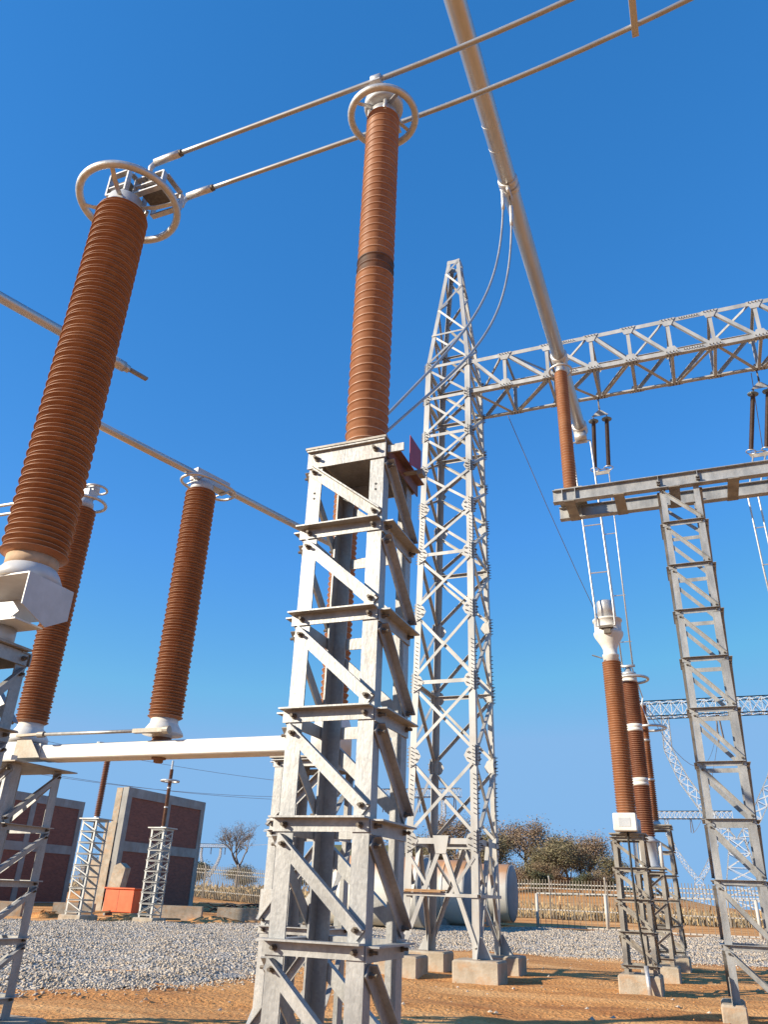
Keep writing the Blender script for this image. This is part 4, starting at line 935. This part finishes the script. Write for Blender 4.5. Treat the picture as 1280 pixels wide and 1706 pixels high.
mb = MB(); mb.lathe([(0.2, 7.36), (0.2, 7.44), (0.08, 7.46), (0.08, 7.6)], (cvx, cvy, 0), 24); mb.box((cvx-0.2, cvy-0.14, 7.58), (cvx+0.2, cvy-0.08, 7.64)); part(mb, 'terminal', M['alub'], cv, True)

arx, ary = -1.45, 26.0
p_ar = pedestal('steel pedestal at the back of the right hand row', arx, ary, 0.40, 3.72, 6)
footing(arx, ary, 0.5, 0.5, 0.36, 'concrete footing at the back of the right hand row', 'footings of the right hand equipment', bottom=-0.2)
ar = thing('surge_arrester', 'thin brown surge arrester with a grading ring at the back of the right hand row', 'surge arrester', (arx, ary, 3.76))
for z0, z1 in ((3.90, 5.02), (5.10, 6.2), (6.28, 7.3)):
    housing(ar, arx, ary, z0, 0.13, 0.085, z1-z0, 20, seg=20, mt='porc')
    mb = MB(); mb.lathe([(0.1, z1), (0.13, z1+0.01), (0.13, z1+0.07), (0.1, z1+0.08)], (arx, ary, 0), 20); part(mb, 'joint_flange', M['alub'], ar, True)
mb = MB(); mb.lathe([(0.17, 3.752), (0.15, 3.82), (0.1, 3.90)], (arx, ary, 0), 20); part(mb, 'base_flange', M['alub'], ar, True)
ring = part(MB().ring((arx+0.18, ary, 6.62), 0.46, 0.04, 40, 10), 'grading_ring', M['alub'], ar, True)
mb = MB(); mb.tube([(arx, ary, 7.39), (arx+0.05, ary, 7.6), (cvx+0.1, cvy, 7.62)], 0.018, 8)
for a in (0.5, 2.6, 4.7): mb.tube([(arx+0.18+0.46*math.cos(a), ary+0.46*math.sin(a), 6.62), (arx+0.1*math.cos(a), ary+0.1*math.sin(a), 7.35)], 0.014, 6)
part(mb, 'ring_strut', M['alub'], ring)

# ================================================================== fire walls, small posts and site clutter (far left)
def firewall(x, y0, y1, top, lab, butt):
    zg = terrain(x, y0)-0.3
    w = thing('fire_wall', lab, 'wall', (x, (y0+y1)/2, zg), 'brick fire walls'); w['kind'] = 'thing'
    T_ = 0.30
    for yy in (y0, (y0+y1)/2-0.2, y1-0.45):
        mb = MB(); mb.box((x-T_-0.06, yy, zg), (x+0.06, yy+0.45, top-0.551)); part(mb, 'concrete_column', M['concg'], w)
    for z in (top-0.55, 3.45, zg):
        mb = MB()
        if z == top-0.55: mb.box((x-T_-0.07, y0-0.002, z), (x+0.07, y1+0.002, top)); part(mb, 'concrete_beam', M['concg'], w)
        else:
            for a, b in ((y0+0.452, (y0+y1)/2-0.202), ((y0+y1)/2+0.252, y1-0.452)):
                mb = MB(); mb.box((x-T_-0.05, a, z), (x+0.05, b, z+0.55)); part(mb, 'concrete_beam', M['concg'], w)
    for a, b in ((y0+0.452, (y0+y1)/2-0.202), ((y0+y1)/2+0.252, y1-0.452)):
        for z0, z1 in ((zg+0.552, 3.448), (4.002, top-0.552)):
            mb = MB(); mb.box((x-T_, a, z0), (x, b, z1)); part(mb, 'brick_panel', M['brick'], w)
    if butt:
        for (dx, z1, yb) in ((0.45, top-0.04, y0-0.03), (0.85, 5.0, y0-0.06), (1.35, 2.9, y0-0.09)):
            mb = MB(); mb.box((x-T_-0.06-dx, yb, zg), (x-T_-0.08, y0+0.5-dx*0.1, z1)); part(mb, 'buttress_step', M['conc'], w)
firewall(-33.0, 40.6, 49.1, 7.05, 'right of two tall brick fire walls with a sunlit stepped concrete end', True)
firewall(-43.1, 38.5, 48.4, 7.05, 'left of two tall brick fire walls, half hidden behind the braced support', False)
mb = MB(); mb.plate([(-32.3, 39.2, 0.0), (-31.5, 39.2, 0.0), (-31.1, 39.2, 2.5), (-31.5, 39.2, 2.75), (-31.9, 39.2, 2.6)], (0, 1, 0), 0.5)
solo(mb, 'concrete_stub', M['conc'], 'leaning pale concrete stub beside the orange cabinet', 'concrete stub', (-31.7, 39.4, 0))
mb = MB(); mb.box((-37.5, 50.5, 0.2), (-35.0, 51.0, 3.9)); solo(mb, 'concrete_pier', M['concg'], 'low grey concrete pier between the two fire walls', 'concrete pier', (-36.2, 50.7, 0.2))

oc = thing('cabinet', 'bright orange cabinet in front of the right fire wall', 'cabinet', (-29.35, 37.2, 0.1))
b_ = part(MB().bevbox((-30.3, 36.9, 0.34), (-28.45, 37.6, 1.42), 0.03), 'body', M['orange'], oc)
part(MB().bevbox((-30.38, 36.82, 1.423), (-28.38, 37.7, 1.50), 0.02), 'lid', M['orange'], oc)
for sx in (-30.2, -28.55):
    mb = MB(); mb.box((sx-0.06, 36.95, -0.05), (sx+0.06, 37.55, 0.338)); part(mb, 'foot', M['concg'], oc)
mb = MB(); mb.box((-29.42, 36.893, 0.4), (-29.40, 36.898, 1.38)); part(mb, 'door_seam', M['rust'], b_)

def small_post(lab, lab2, x, y, hw, z1, zi, polymer):
    t = thing('equipment_pedestal', lab, 'pedestal', (x, y, 0.0), 'small pedestals near the fire walls')
    lattice(t, x, y, hw, 0.35, z1, [0.5+(z1-0.52)*k/8 for k in range(9)], leg=0.085, lt=0.012, rail=0.06, brace=0.06, mt=M['galvlt'], ext=0.02, up=('front', 'right') if polymer else ())
    mb = MB(); mb.box((x-hw-0.15, y-hw-0.1, z1+0.002), (x+hw+0.15, y+hw+0.1, z1+0.05)); part(mb, 'top_plate', M['galvlt'], t)
    i = thing('post_insulator', lab2, 'insulator', (x, y, z1+0.05), 'thin posts near the fire walls')
    if not polymer:
        housing(i, x, y, z1+0.15, 0.16, 0.10, zi-z1-0.3, 34, seg=18, mt='porcd')
        mb = MB(); mb.lathe([(0.17, z1+0.05), (0.12, z1+0.15)], (x, y, 0), 16); part(mb, 'base_flange', M['alub'], i); mb = MB(); mb.lathe([(0.12, zi-0.15), (0.12, zi)], (x, y, 0), 16); part(mb, 'cap', M['alub'], i)
    else:
        zz = [z1+0.06+(zi-z1-0.06)*k/3 for k in range(4)]
        for k in range(3):
            housing(i, x, y, zz[k]+0.05, 0.10, 0.06, (zi-z1-0.06)/3-0.06, 24, seg=14, mt='rust')
            mb = MB(); mb.lathe([(0.1, zz[k]-0.01), (0.1, zz[k]+0.05)], (x, y, 0), 12); part(mb, 'joint_flange', M['alub'], i)
        part(MB().ring((x, y, zi-0.55), 0.42, 0.05, 30, 8), 'grading_ring', M['alub'], i, True)
        mb = MB(); mb.bar((x-0.42, y, zi-0.55), (x+0.42, y, zi-0.55), 0.04, 0.02); mb.tube([(x, y, zi-0.02), (x, y, zi+0.4)], 0.05, 8); part(mb, 'terminal', M['alub'], i)
small_post('slender pale lattice pedestal left of the fire wall end', 'thin brown post insulator rising behind the white beam', -27.15, 31.5, 0.42, 4.35, 7.3, False)
small_post('slender pale lattice pedestal standing in front of the right fire wall', 'thin rusty arrester with a ring in front of the right fire wall', -24.0, 32.5, 0.36, 4.05, 6.75, True)
small_post('slender pale lattice pedestal seen through the braced support at the left edge', 'thin rusty arrester with a ring behind the braced support', -31.2, 28.8, 0.36, 4.05, 6.75, True)
footing(-27.15, 31.5, 0.62, 0.6, 0.35, 'concrete footing of the pedestal left of the fire wall end', 'small pedestal footings')
footing(-24.0, 32.5, 0.55, 0.5, 0.35, 'concrete footing of the pedestal in front of the right fire wall', 'small pedestal footings')
footing(-31.2, 28.8, 0.55, 0.5, 0.35, 'concrete footing of the pedestal behind the braced support', 'small pedestal footings')

# kerb slabs along the back of the gravel
ks = [(-37.5, 31.0, 3.4), (-33.6, 32.6, 3.2), (-30.0, 34.4, 2.0), (-25.2, 36.2, 2.6), (-22.2, 37.3, 2.2), (-19.6, 38.6, 1.8)]
for i, (x, y, L) in enumerate(ks):
    a = math.atan2(0.42, 1); d = V((math.cos(a), math.sin(a), 0)); c = V((x, y, terrain(x, y)+0.28))
    mb = MB(); mb.bar(c-d*L/2, c+d*L/2, 0.4, 0.72, (0, 0, 1))
    k_ = thing('concrete_slab', ('leftmost', 'second', 'third', 'fourth', 'fifth', 'rightmost')[i]+' concrete slab from the left along the back of the gravel', 'concrete slab', (x, y, c.z-0.36), 'concrete slabs behind the gravel')
    part(mb, 'slab', M['conc'], k_)
# tangled cable offcuts, boards and a soil heap
def tangle(name, lab, c, r, n, seed, h):
    rr = random.Random(seed); mb = MB()
    for _ in range(n):
        p = V((c[0]+rr.uniform(-r, r), c[1]+rr.uniform(-.6, .6), terrain(c[0], c[1])+rr.uniform(0.03, h)))
        pts = [p]; a = rr.uniform(0, 6.28)
        for k in range(7):
            a += rr.uniform(-0.9, 0.9); p = p+V((math.cos(a)*0.28, math.sin(a)*0.2, rr.uniform(-0.14, 0.14)))
            p.z = max(terrain(p.x, p.y)+0.03, min(p.z, terrain(p.x, p.y)+h)); pts.append(p)
        mb.tube(pts, rr.uniform(0.02, 0.045), 5)
    solo(mb, name, M['black'], lab, 'cable heap', (c[0], c[1], 0.1), smooth=True)
tangle('cable_heap', 'dark tangle of cable offcuts on the ground right of the fire wall', (-22.2, 38.6), 2.2, 60, 5, 0.75)
tangle('cable_heap', 'small heap of dark scrap under the left fire wall', (-37.0, 33.0), 1.2, 22, 8, 0.45)
rr = random.Random(4)
for i, (x, y, a, lab) in enumerate(((-28.6, 34.0, 0.5, 'weathered board leaning by the orange cabinet'), (-27.4, 33.6, -0.2, 'flat board lying left of the pedestal at the fire wall'), (-24.9, 34.6, 0.9, 'short board lying behind the pedestal at the fire wall'), (-20.5, 36.8, 0.2, 'long pale board lying at the back of the gravel'))):
    d = V((math.cos(a), math.sin(a), 0.0)); z = terrain(x, y)+0.10
    mb = MB(); mb.bar(V((x, y, z))-d*0.9, V((x, y, z+0.25*(i == 0)))+d*0.9, 0.5, 0.08, (0, 0, 1)); solo(mb, 'board', M['wood'], lab, 'board', (x, y, z))
mb = MB(); rs = np.random.RandomState(2)
for (cx_, cy_, R_, H_) in ((-26.2, 33.6, 1.3, 0.35), (-23.0, 36.4, 1.6, 0.3), (-30.8, 33.4, 1.0, 0.3)):
    pr = [(R_*(1-k/6), terrain(cx_, cy_)-0.02+H_*math.sin(k/6*math.pi/2)) for k in range(6)]; i0 = len(mb.v); mb.lathe(pr, (cx_, cy_, 0), 18)
    for j in range(i0, len(mb.v)): mb.v[j] = (mb.v[j][0]+rs.normal(0, .09), mb.v[j][1]+rs.normal(0, .09), mb.v[j][2]+rs.normal(0, .035))
solo(mb, 'soil_heaps', M['dirt'], 'low heaps of loose reddish soil at the back of the gravel', 'soil', (-26, 34, 0), kind='stuff', smooth=True)
dm = thing('portable_board', 'white board with a cyan panel seen between the pedestal legs', 'board', (-15.7, 30.0, 0.1))
mb = MB(); mb.box((-16.2, 30.0, 0.3), (-15.35, 30.06, 1.75)); part(mb, 'panel', M['white'], dm)
mb = MB(); mb.box((-15.95, 29.985, 0.45), (-15.45, 29.998, 1.1)); part(mb, 'cyan_panel', M['cyan'], dm)
for xx in (-16.1, -15.45):
    mb = MB(); mb.box((xx-0.03, 30.0, 0.0), (xx+0.03, 30.05, 0.299)); part(mb, 'leg', M['fence'], dm)

# ================================================================== storage tanks behind the gantry tower
def tank(x1, y, L, R, lab):
    zc = terrain(x1, y)+R+0.12; t = thing('storage_tank', lab, 'tank', (x1-L/2, y, zc-R), 'tanks behind the gantry tower')
    o = part(MB().lathe([(R*0.98, 0), (R, 0.05), (R, L-0.05), (R*0.98, L)], (x1-L, y, zc), 48, (1, 0, 0)), 'shell', M['tank'], t, True)
    for xx, s_ in ((x1, 1), (x1-L, -1)):
        part(MB().lathe([(R*0.985, 0), (R*0.95, s_*0.05), (R*0.7, s_*0.11), (R*0.4, s_*0.15), (R*0.1, s_*0.16)], (xx+s_*0.002, y, zc), 40, (1, 0, 0)), 'end_cap', M['tankend'], t, True)
    for fx_ in (0.22, 0.78):
        mb = MB(); mb.lathe([(R+0.015, -0.06), (R+0.03, -0.05), (R+0.03, 0.05), (R+0.015, 0.06)], (x1-L*fx_, y, zc), 40, (1, 0, 0)); part(mb, 'stiffening_band', M['tank'], t, True)
        mb = MB(); mb.box((x1-L*fx_-0.15, y-R*0.7, zc-R-0.3), (x1-L*fx_+0.15, y+R*0.7, zc-R*0.8)); part(mb, 'saddle', M['concg'], t)
    mb = MB(); mb.lathe([(0.3, R-0.05), (0.3, R+0.14), (0.34, R+0.15), (0.34, R+0.2)], (x1-L*0.45, y, zc), 20); part(mb, 'manhole', M['tankend'], t)
tank(-12.7, 38.0, 5.2, 1.5, 'nearest of three dusty white tanks behind the gantry tower')
tank(-11.75, 42.3, 5.2, 1.5, 'middle of three dusty white tanks behind the gantry tower')
tank(-10.9, 48.0, 5.2, 1.5, 'farthest right of three dusty white tanks behind the gantry tower')
mb = MB(); mb.box((-18.6, 39.9, 0.2), (-15.2, 40.3, 3.9)); solo(mb, 'dark_panel', M['leafg'], 'dark green panel showing above the nearest tank', 'panel', (-17, 40, 0.2))

# ================================================================== fences
def fence(name, lab, p, q, H, step, pale_step, grp, pale_w, curved=True, rails=(0.25, 0.82, 0.93), post_r=0.05, lower=True):
    p = V((*p, 0)); q = V((*q, 0)); L = (q-p).length; d = (q-p)/L
    n = max(1, round(L/step)); t = thing(name, lab, 'fence', (*((p+q)/2).to_2d(), terrain(p.x, p.y)), grp)
    side = V((-d.y, d.x, 0))
    P_ = [p+d*(L*i/n) for i in range(n+1)]
    for a in P_:
        z = terrain(a.x, a.y)
        pts = [(a.x, a.y, z-0.2), (a.x, a.y, z+H*0.97)]
        if curved: pts += [(a.x-side.x*0.10, a.y-side.y*0.10, z+H*1.06), (a.x-side.x*0.30, a.y-side.y*0.30, z+H*1.14)]
        part(MB().tube(pts, post_r, 8), 'post', M['fence'], t, True)
    for i in range(n):
        a, b = P_[i], P_[i+1]; za, zb = terrain(a.x, a.y), terrain(b.x, b.y)
        for r_ in rails: part(MB().bar((a.x, a.y, za+H*r_), (b.x, b.y, zb+H*r_), 0.05, 0.07, (0, 0, 1)), 'rail', M['fence'], t)
    mb = MB(); k = int(L/pale_step)
    for i in range(k):
        a = p+d*(pale_step*(i+0.5)); z = terrain(a.x, a.y)+0.06
        mb.bar((a.x-side.x*0.05, a.y-side.y*0.05, z), (a.x-side.x*0.05, a.y-side.y*0.05, z+H*1.03), pale_w, 0.02, side)
    part(mb, 'pales', M['pale'], t, kind='stuff')
fence('palisade_fence', 'pale palisade fence on the left running behind the fire walls', (-62, 60.0), (-26.5, 60.0), 2.35, 3.3, 0.165, None, 0.045)
fence('palisade_fence', 'pale palisade fence with curved post tops on the right below the wooded hill', (-26.2, 60.0), (12, 60.0), 2.35, 4.0, 0.21, None, 0.05)
fence('mesh_fence', 'lower grey fence with stout square posts in front of the right palisade', (-9.2, 46.5), (9, 46.5), 1.75, 3.6, 0.30, None, 0.022, False, (0.98, 0.06), 0.085)

# ================================================================== dry grass beyond the fences
def dry_grass():
    rs = np.random.RandomState(9); N = 26000
    x = rs.uniform(-64, 14, N); y = 60.8+np.abs(rs.normal(0, 1, N))*9
    z = np.array([terrain(a, b) for a, b in zip(x, y)])
    keep = (x < -27) | (rs.rand(N) < 0.5); x, y, z = x[keep], y[keep], z[keep]; N = len(x)
    clump = 0.5+0.8*np.sin(x*0.9+np.sin(y*0.7)*2)*np.sin(x*0.23+y*0.5)+0.3*np.sin(x*2.7+y)
    h = rs.uniform(0.2, 0.95, N)*np.clip(0.55+0.5*clump, 0.2, 1.3)*np.where(x < -27, 1.25, 0.8); w = rs.uniform(0.03, 0.08, N); a = rs.uniform(0, 3.14, N)
    dx, dy_ = np.cos(a)*w, np.sin(a)*w; lx, ly = rs.normal(0, 0.25, N), rs.normal(0, 0.25, N)
    v = np.stack([np.stack([x-dx, y-dy_, z-0.05], -1), np.stack([x+dx, y+dy_, z-0.05], -1), np.stack([x+lx*h+dx*1.6, y+ly*h+dy_, z+h*0.75], -1), np.stack([x+lx*h*1.7, y+ly*h*1.7, z+h], -1)], 1)
    me = bpy.data.meshes.new('dry_grass'); me.vertices.add(N*4); me.vertices.foreach_set('co', v.reshape(-1))
    me.loops.add(N*4); me.loops.foreach_set('vertex_index', np.arange(N*4, dtype=np.int32)); me.polygons.add(N); me.polygons.foreach_set('loop_start', np.arange(0, N*4, 4, dtype=np.int32))
    me.update(calc_edges=True); me.materials.append(M['grass'])
    o = bpy.data.objects.new('dry_grass', me); COL.objects.link(o); o['kind'] = 'stuff'; o['label'] = 'tall dry golden grass growing beyond the fences'; o['category'] = 'grass'
dry_grass()

# ================================================================== trees
def leaf_mesh(pts, size, per, seed, mt, spread):
    rs = np.random.RandomState(seed); P = np.repeat(np.array(pts), per, 0); N = len(P)
    P = P+rs.normal(0, spread, (N, 3)); s_ = rs.uniform(0.5, 1.2, N)[:, None]*size
    a = rs.normal(0, 1, (N, 3)); a /= np.linalg.norm(a, axis=1)[:, None]; b = rs.normal(0, 1, (N, 3)); b -= a*(a*b).sum(1)[:, None]; b /= np.linalg.norm(b, axis=1)[:, None]
    v = np.stack([P-a*s_, P-b*s_*0.45, P+a*s_, P+b*s_*0.45], 1)
    me = bpy.data.meshes.new('crown'); me.vertices.add(N*4); me.vertices.foreach_set('co', v.reshape(-1))
    me.loops.add(N*4); me.loops.foreach_set('vertex_index', np.arange(N*4, dtype=np.int32)); me.polygons.add(N); me.polygons.foreach_set('loop_start', np.arange(0, N*4, 4, dtype=np.int32))
    me.update(calc_edges=True); me.materials.append(mt); return me
def grow(seed, H, spreadf, bare, levels=4, low=0.3):
    rr = random.Random(seed); mb = MB(); tips = []
    def br(p, d, L, r, lev):
        pts = [p]; q = p; dd = d.copy(); k = 4
        for i in range(k):
            dd = (dd+V((rr.gauss(0, .16), rr.gauss(0, .16), rr.gauss(0.03, .1)))).normalized(); q = q+dd*(L/k); pts.append(q)
        mb.tube(pts, [r*(1-0.5*i/k) for i in range(k+1)], 6 if lev < 2 else 4, cap=False)
        if lev >= levels:
            tips.extend([tuple(pts[2]), tuple(pts[3]), tuple(pts[4])]); return
        n = rr.randint(3, 4) if lev else rr.randint(4, 6)
        for i in range(n):
            t = rr.uniform(0.45 if lev else low, 1.0); j = min(k-1, int(t*k)); s_ = pts[j].lerp(pts[j+1], t*k-j)
            a = rr.uniform(0, 6.28); e = rr.uniform(0.45, 1.0)*spreadf
            nd_ = (dd+V((math.cos(a)*e, math.sin(a)*e, rr.uniform(0.0, 0.35)))).normalized()
            br(s_, nd_, L*rr.uniform(0.52, 0.74), r*0.52, lev+1)
    br(V((0, 0, -0.2)), V((rr.gauss(0, .08), rr.gauss(0, .08), 1)), H*0.42, H*0.026, 0)
    return mb, tips
PROTO = {}
def tree_proto(key, seed, H, spreadf, mt, per, size, spread, levels=4, low=0.3):
    mb, tips = grow(seed, H, spreadf, False, levels, low)
    PROTO[key] = (mb.mesh('trunk', M['bark'], smooth=True), leaf_mesh(tips, size, per, seed, M[mt], spread) if per else None)
tree_proto('brown1', 1, 6.5, 1.25, 'leafb', 9, 0.10, 0.45, 4, 0.15)
tree_proto('brown2', 2, 6.5, 1.3, 'leafb', 9, 0.10, 0.48, 4, 0.12)
tree_proto('olive1', 3, 6.0, 1.2, 'leaf', 11, 0.11, 0.45, 4, 0.12)
tree_proto('olive2', 4, 6.0, 1.35, 'leaf', 10, 0.11, 0.48, 4, 0.15)
tree_proto('green', 5, 5.5, 1.1, 'leafg', 9, 0.14, 0.3)
tree_proto('bare', 16, 7.8, 1.15, 'leafb', 1, 0.055, 0.15, 5, 0.55)
def tree(key, x, y, s_, rz, lab, grp, name='tree', cat='tree'):
    z = terrain(x, y)
    t = thing(name, lab, cat, (x, y, z), grp); t.rotation_euler = (0, 0, rz); w_ = 1.3 if name == 'tree' and key != 'bare' else 1.0; t.scale = (s_*w_, s_*w_, s_)
    for me, nm in zip(PROTO[key], ('trunk', 'crown')):
        if me is None: continue
        o = bpy.data.objects.new(nm, me); COL.objects.link(o); o.parent = t
tree('bare', -45.2, 75.0, 0.98, 0.4, 'leafless spreading tree standing alone behind the left palisade fence', None)
hill = [('brown1', -37.5, 104, 0.95, 0.0, 'thin brown tree at the left end of the wooded hill behind the tower'),
        ('brown2', -33.0, 110, 1.05, 1.0, 'rusty brown tree on the hill seen through the tower lattice'),
        ('olive1', -29.8, 98, 0.85, 2.0, 'olive bush low on the hill behind the tower legs'),
        ('brown1', -27.0, 108, 1.05, 3.1, 'tall brown tree just right of the tower on the hill'),
        ('olive2', -24.0, 96, 0.95, 0.7, 'olive tree on the hill above the farthest tank'),
        ('brown2', -21.5, 104, 1.0, 4.0, 'broad brown tree crowning the hill'),
        ('olive1', -19.5, 95, 0.8, 5.2, 'low olive tree left of centre on the hillside'),
        ('brown1', -17.5, 101, 0.95, 1.7, 'brown tree with pale trunk at the middle of the hill'),
        ('olive2', -15.2, 96, 0.9, 2.6, 'dense olive tree right of centre on the hillside'),
        ('brown2', -13.2, 99, 0.85, 3.6, 'rounded brown tree near the right end of the hill'),
        ('olive1', -11.8, 96, 0.62, 4.4, 'small olive tree at the right end of the hill'),
        ('green', -17.6, 90, 0.45, 1.1, 'dark green bush at the foot of the hill'),
        ('green', -13.6, 90, 0.42, 2.2, 'dark bush at the right foot of the hill'),
        ('green', -10.6, 92, 0.36, 0.3, 'last small dark bush right of the hill')]
places = ('at the far left of the hill behind the tower', 'behind the tower on the lower slope', 'half hidden by the right tower leg', 'just right of the tower top of the slope', 'above the storage tanks', 'on the left shoulder of the hill', 'on the ridge left of its middle', 'at the very middle of the ridge', 'on the ridge right of its middle', 'on the right shoulder of the hill', 'low down at the right end of the slope', 'beside the last dark bush')
for i, pl in enumerate(places):
    hill.append((('olive1', 'brown2', 'olive2', 'brown1')[i % 4], -38+2.35*i, (107, 94, 101, 91)[i % 4], (0.8, 0.62, 0.85, 0.6)[i % 4]*(1 if i < 9 else 0.75), i*1.3, ('mixed olive tree ', 'scrubby brown bush ', 'round olive tree ', 'thin brown sapling ')[i % 4]+pl))
for k_, x, y, s_, rz, lab in hill: tree(k_, x, y, s_*1.12, rz, lab, 'trees on the wooded hill')
for k_, x, y, s_, rz, lab in (('green', -57.5, 86, 0.72, 0.3, 'dark green rounded tree beside the right fire wall edge'), ('olive1', -53.0, 90, 0.62, 1.2, 'grey green bush left of the leafless tree'), ('green', -46.5, 92, 0.5, 2.0, 'low dark bush right behind the leafless tree'),
                                ('olive2', -42.5, 93, 0.58, 2.9, 'grey bush between the leafless tree and the pedestal'), ('brown2', -66, 78, 0.6, 2.2, 'brown bush showing between the two fire walls')):
    tree(k_, x, y, s_, rz, lab, 'trees behind the left fence')

# ================================================================== distant line towers and wires
def lat_strip(mb, A, B, C, D, n, w):
    """flat lattice between rails A-B and C-D"""
    A, B, C, D = map(V, (A, B, C, D)); mb.bar(A, B, w, w); mb.bar(C, D, w, w)
    for i in range(n):
        a0, a1 = A.lerp(B, i/n), A.lerp(B, (i+1)/n); c0, c1 = C.lerp(D, i/n), C.lerp(D, (i+1)/n)
        mb.bar(a0, c1, w*0.6, w*0.6); mb.bar(c0, a1, w*0.6, w*0.6); mb.bar(a1, c1, w*0.6, w*0.6)
def box_lat(mb, A, B, n, w, bw, along):
    """square section lattice arm from A=(centre, half) to B"""
    (ca, ha), (cb, hb_) = A, B; ca, cb = V(ca), V(cb); d = (cb-ca).normalized(); s_ = V(along); s_ = (s_-d*s_.dot(d)).normalized(); u_ = d.cross(s_)
    cs = [(1, 1), (1, -1), (-1, -1), (-1, 1)]
    Ra = [ca+s_*i*ha+u_*j*ha for i, j in cs]; Rb = [cb+s_*i*hb_+u_*j*hb_ for i, j in cs]
    for k in range(4): lat_strip(mb, Ra[k], Rb[k], Ra[(k+1) % 4], Rb[(k+1) % 4], n, w)
def cathead(name, lab, x, y, S, m_):
    """line tower with a waisted head: body, two bowed arms and a wide cross beam"""
    z = terrain(x, y)-0.3; t = thing(name, lab, 'pylon', (x, y, z), 'distant line towers')
    P_ = lambda a, b: V((x+a*S, y, b*S+1.6 if False else b*S))
    w = 0.11*S**0.5*m_
    mb = MB(); box_lat(mb, (P_(0, z/S), 2.6*S), (P_(0, 9.2), 0.85*S), 5, w, w, (1, 0, 0)); part(mb, 'body', M['far'], t, kind='stuff')
    for s_ in (-1, 1):
        mb = MB(); pts = [((s_*0.6, 9.0), 0.6), ((s_*2.6, 11.8), 0.62), ((s_*5.2, 16.2), 0.6), ((s_*6.6, 20.0), 0.5), ((s_*6.5, 24.2), 0.45)]
        for a, b in zip(pts[:-1], pts[1:]): box_lat(mb, (P_(*a[0]), a[1]*S), (P_(*b[0]), b[1]*S), 3, w, w, (1, 0, 0))
        part(mb, 'head_arm', M['far'], t, kind='stuff')
    mb = MB(); box_lat(mb, (P_(-11, 25.2), 1.0*S), (P_(11, 25.2), 1.0*S), 16, w, w, (0, 0, 1)); part(mb, 'cross_beam', M['far'], t, kind='stuff')
    for s_ in (-9.5, 0, 9.5):
        mb = MB()
        for u_ in (-0.35, 0.35): mb.tube([P_(s_+u_*0.4, 24.2), P_(s_+u_, 20.6)], 0.12*S, 6)
        part(mb, 'insulator_string', M['polymer'], t)
cathead('line_tower', 'nearest distant line tower with a curved head seen past the right edge column', 3.1, 110, 1.0, 1.0)
cathead('line_tower', 'small far line tower low on the horizon at the right', -3.5, 205, 0.83, 1.2)
cathead('line_tower', 'tiny far line tower on the horizon left of the leafless tree', -163, 250, 0.6, 1.2)
cathead('line_tower', 'faint far line tower behind the gantry tower legs', -76, 220, 1.12, 1.1)
for i, (a, b, sag, lab) in enumerate((((-150, 100, 33), (-76, 220, 29), 4, 'topmost of the thin overhead wires at the left'), ((-160, 100, 27), (-86, 220, 28), 5, 'second thin overhead wire at the left'), ((-140, 100, 24), (-66, 220, 27.5), 5, 'third thin overhead wire at the left'),
                                      ((-163, 250, 15.5), (-70, 230, 24), 3, 'lowest thin overhead wire at the left'), ((-4.3, 20.9, 15.8), (3.1, 110, 24), 8.5, 'thin sagging wire from the gantry beam towards the horizon'),
                                      ((-6, 110, 24), (-12, 205, 17), 2.5, 'left wire between the two far line towers'), ((3, 110, 22), (-3.5, 205, 17), 2.5, 'middle wire between the two far line towers'), ((3.0, 20.95, 15.8), (12, 110, 24), 6.0, 'wire running back from the beam at the right edge'), ((3.5, 20.95, 15.8), (12.6, 110, 24), 6.3, 'second wire running back from the beam at the right edge'))):
    a, b = V(a), V(b); pts = []
    for k in range(21):
        t_ = k/20; p = a.lerp(b, t_); p.z -= sag*4*t_*(1-t_); pts.append(p)
    solo(MB().tube(pts, [0.008+0.00018*math.hypot(p.x, p.y) for p in pts], 5), 'overhead_wire', M['wire'], lab, 'wire', a, 'overhead wires', smooth=True)
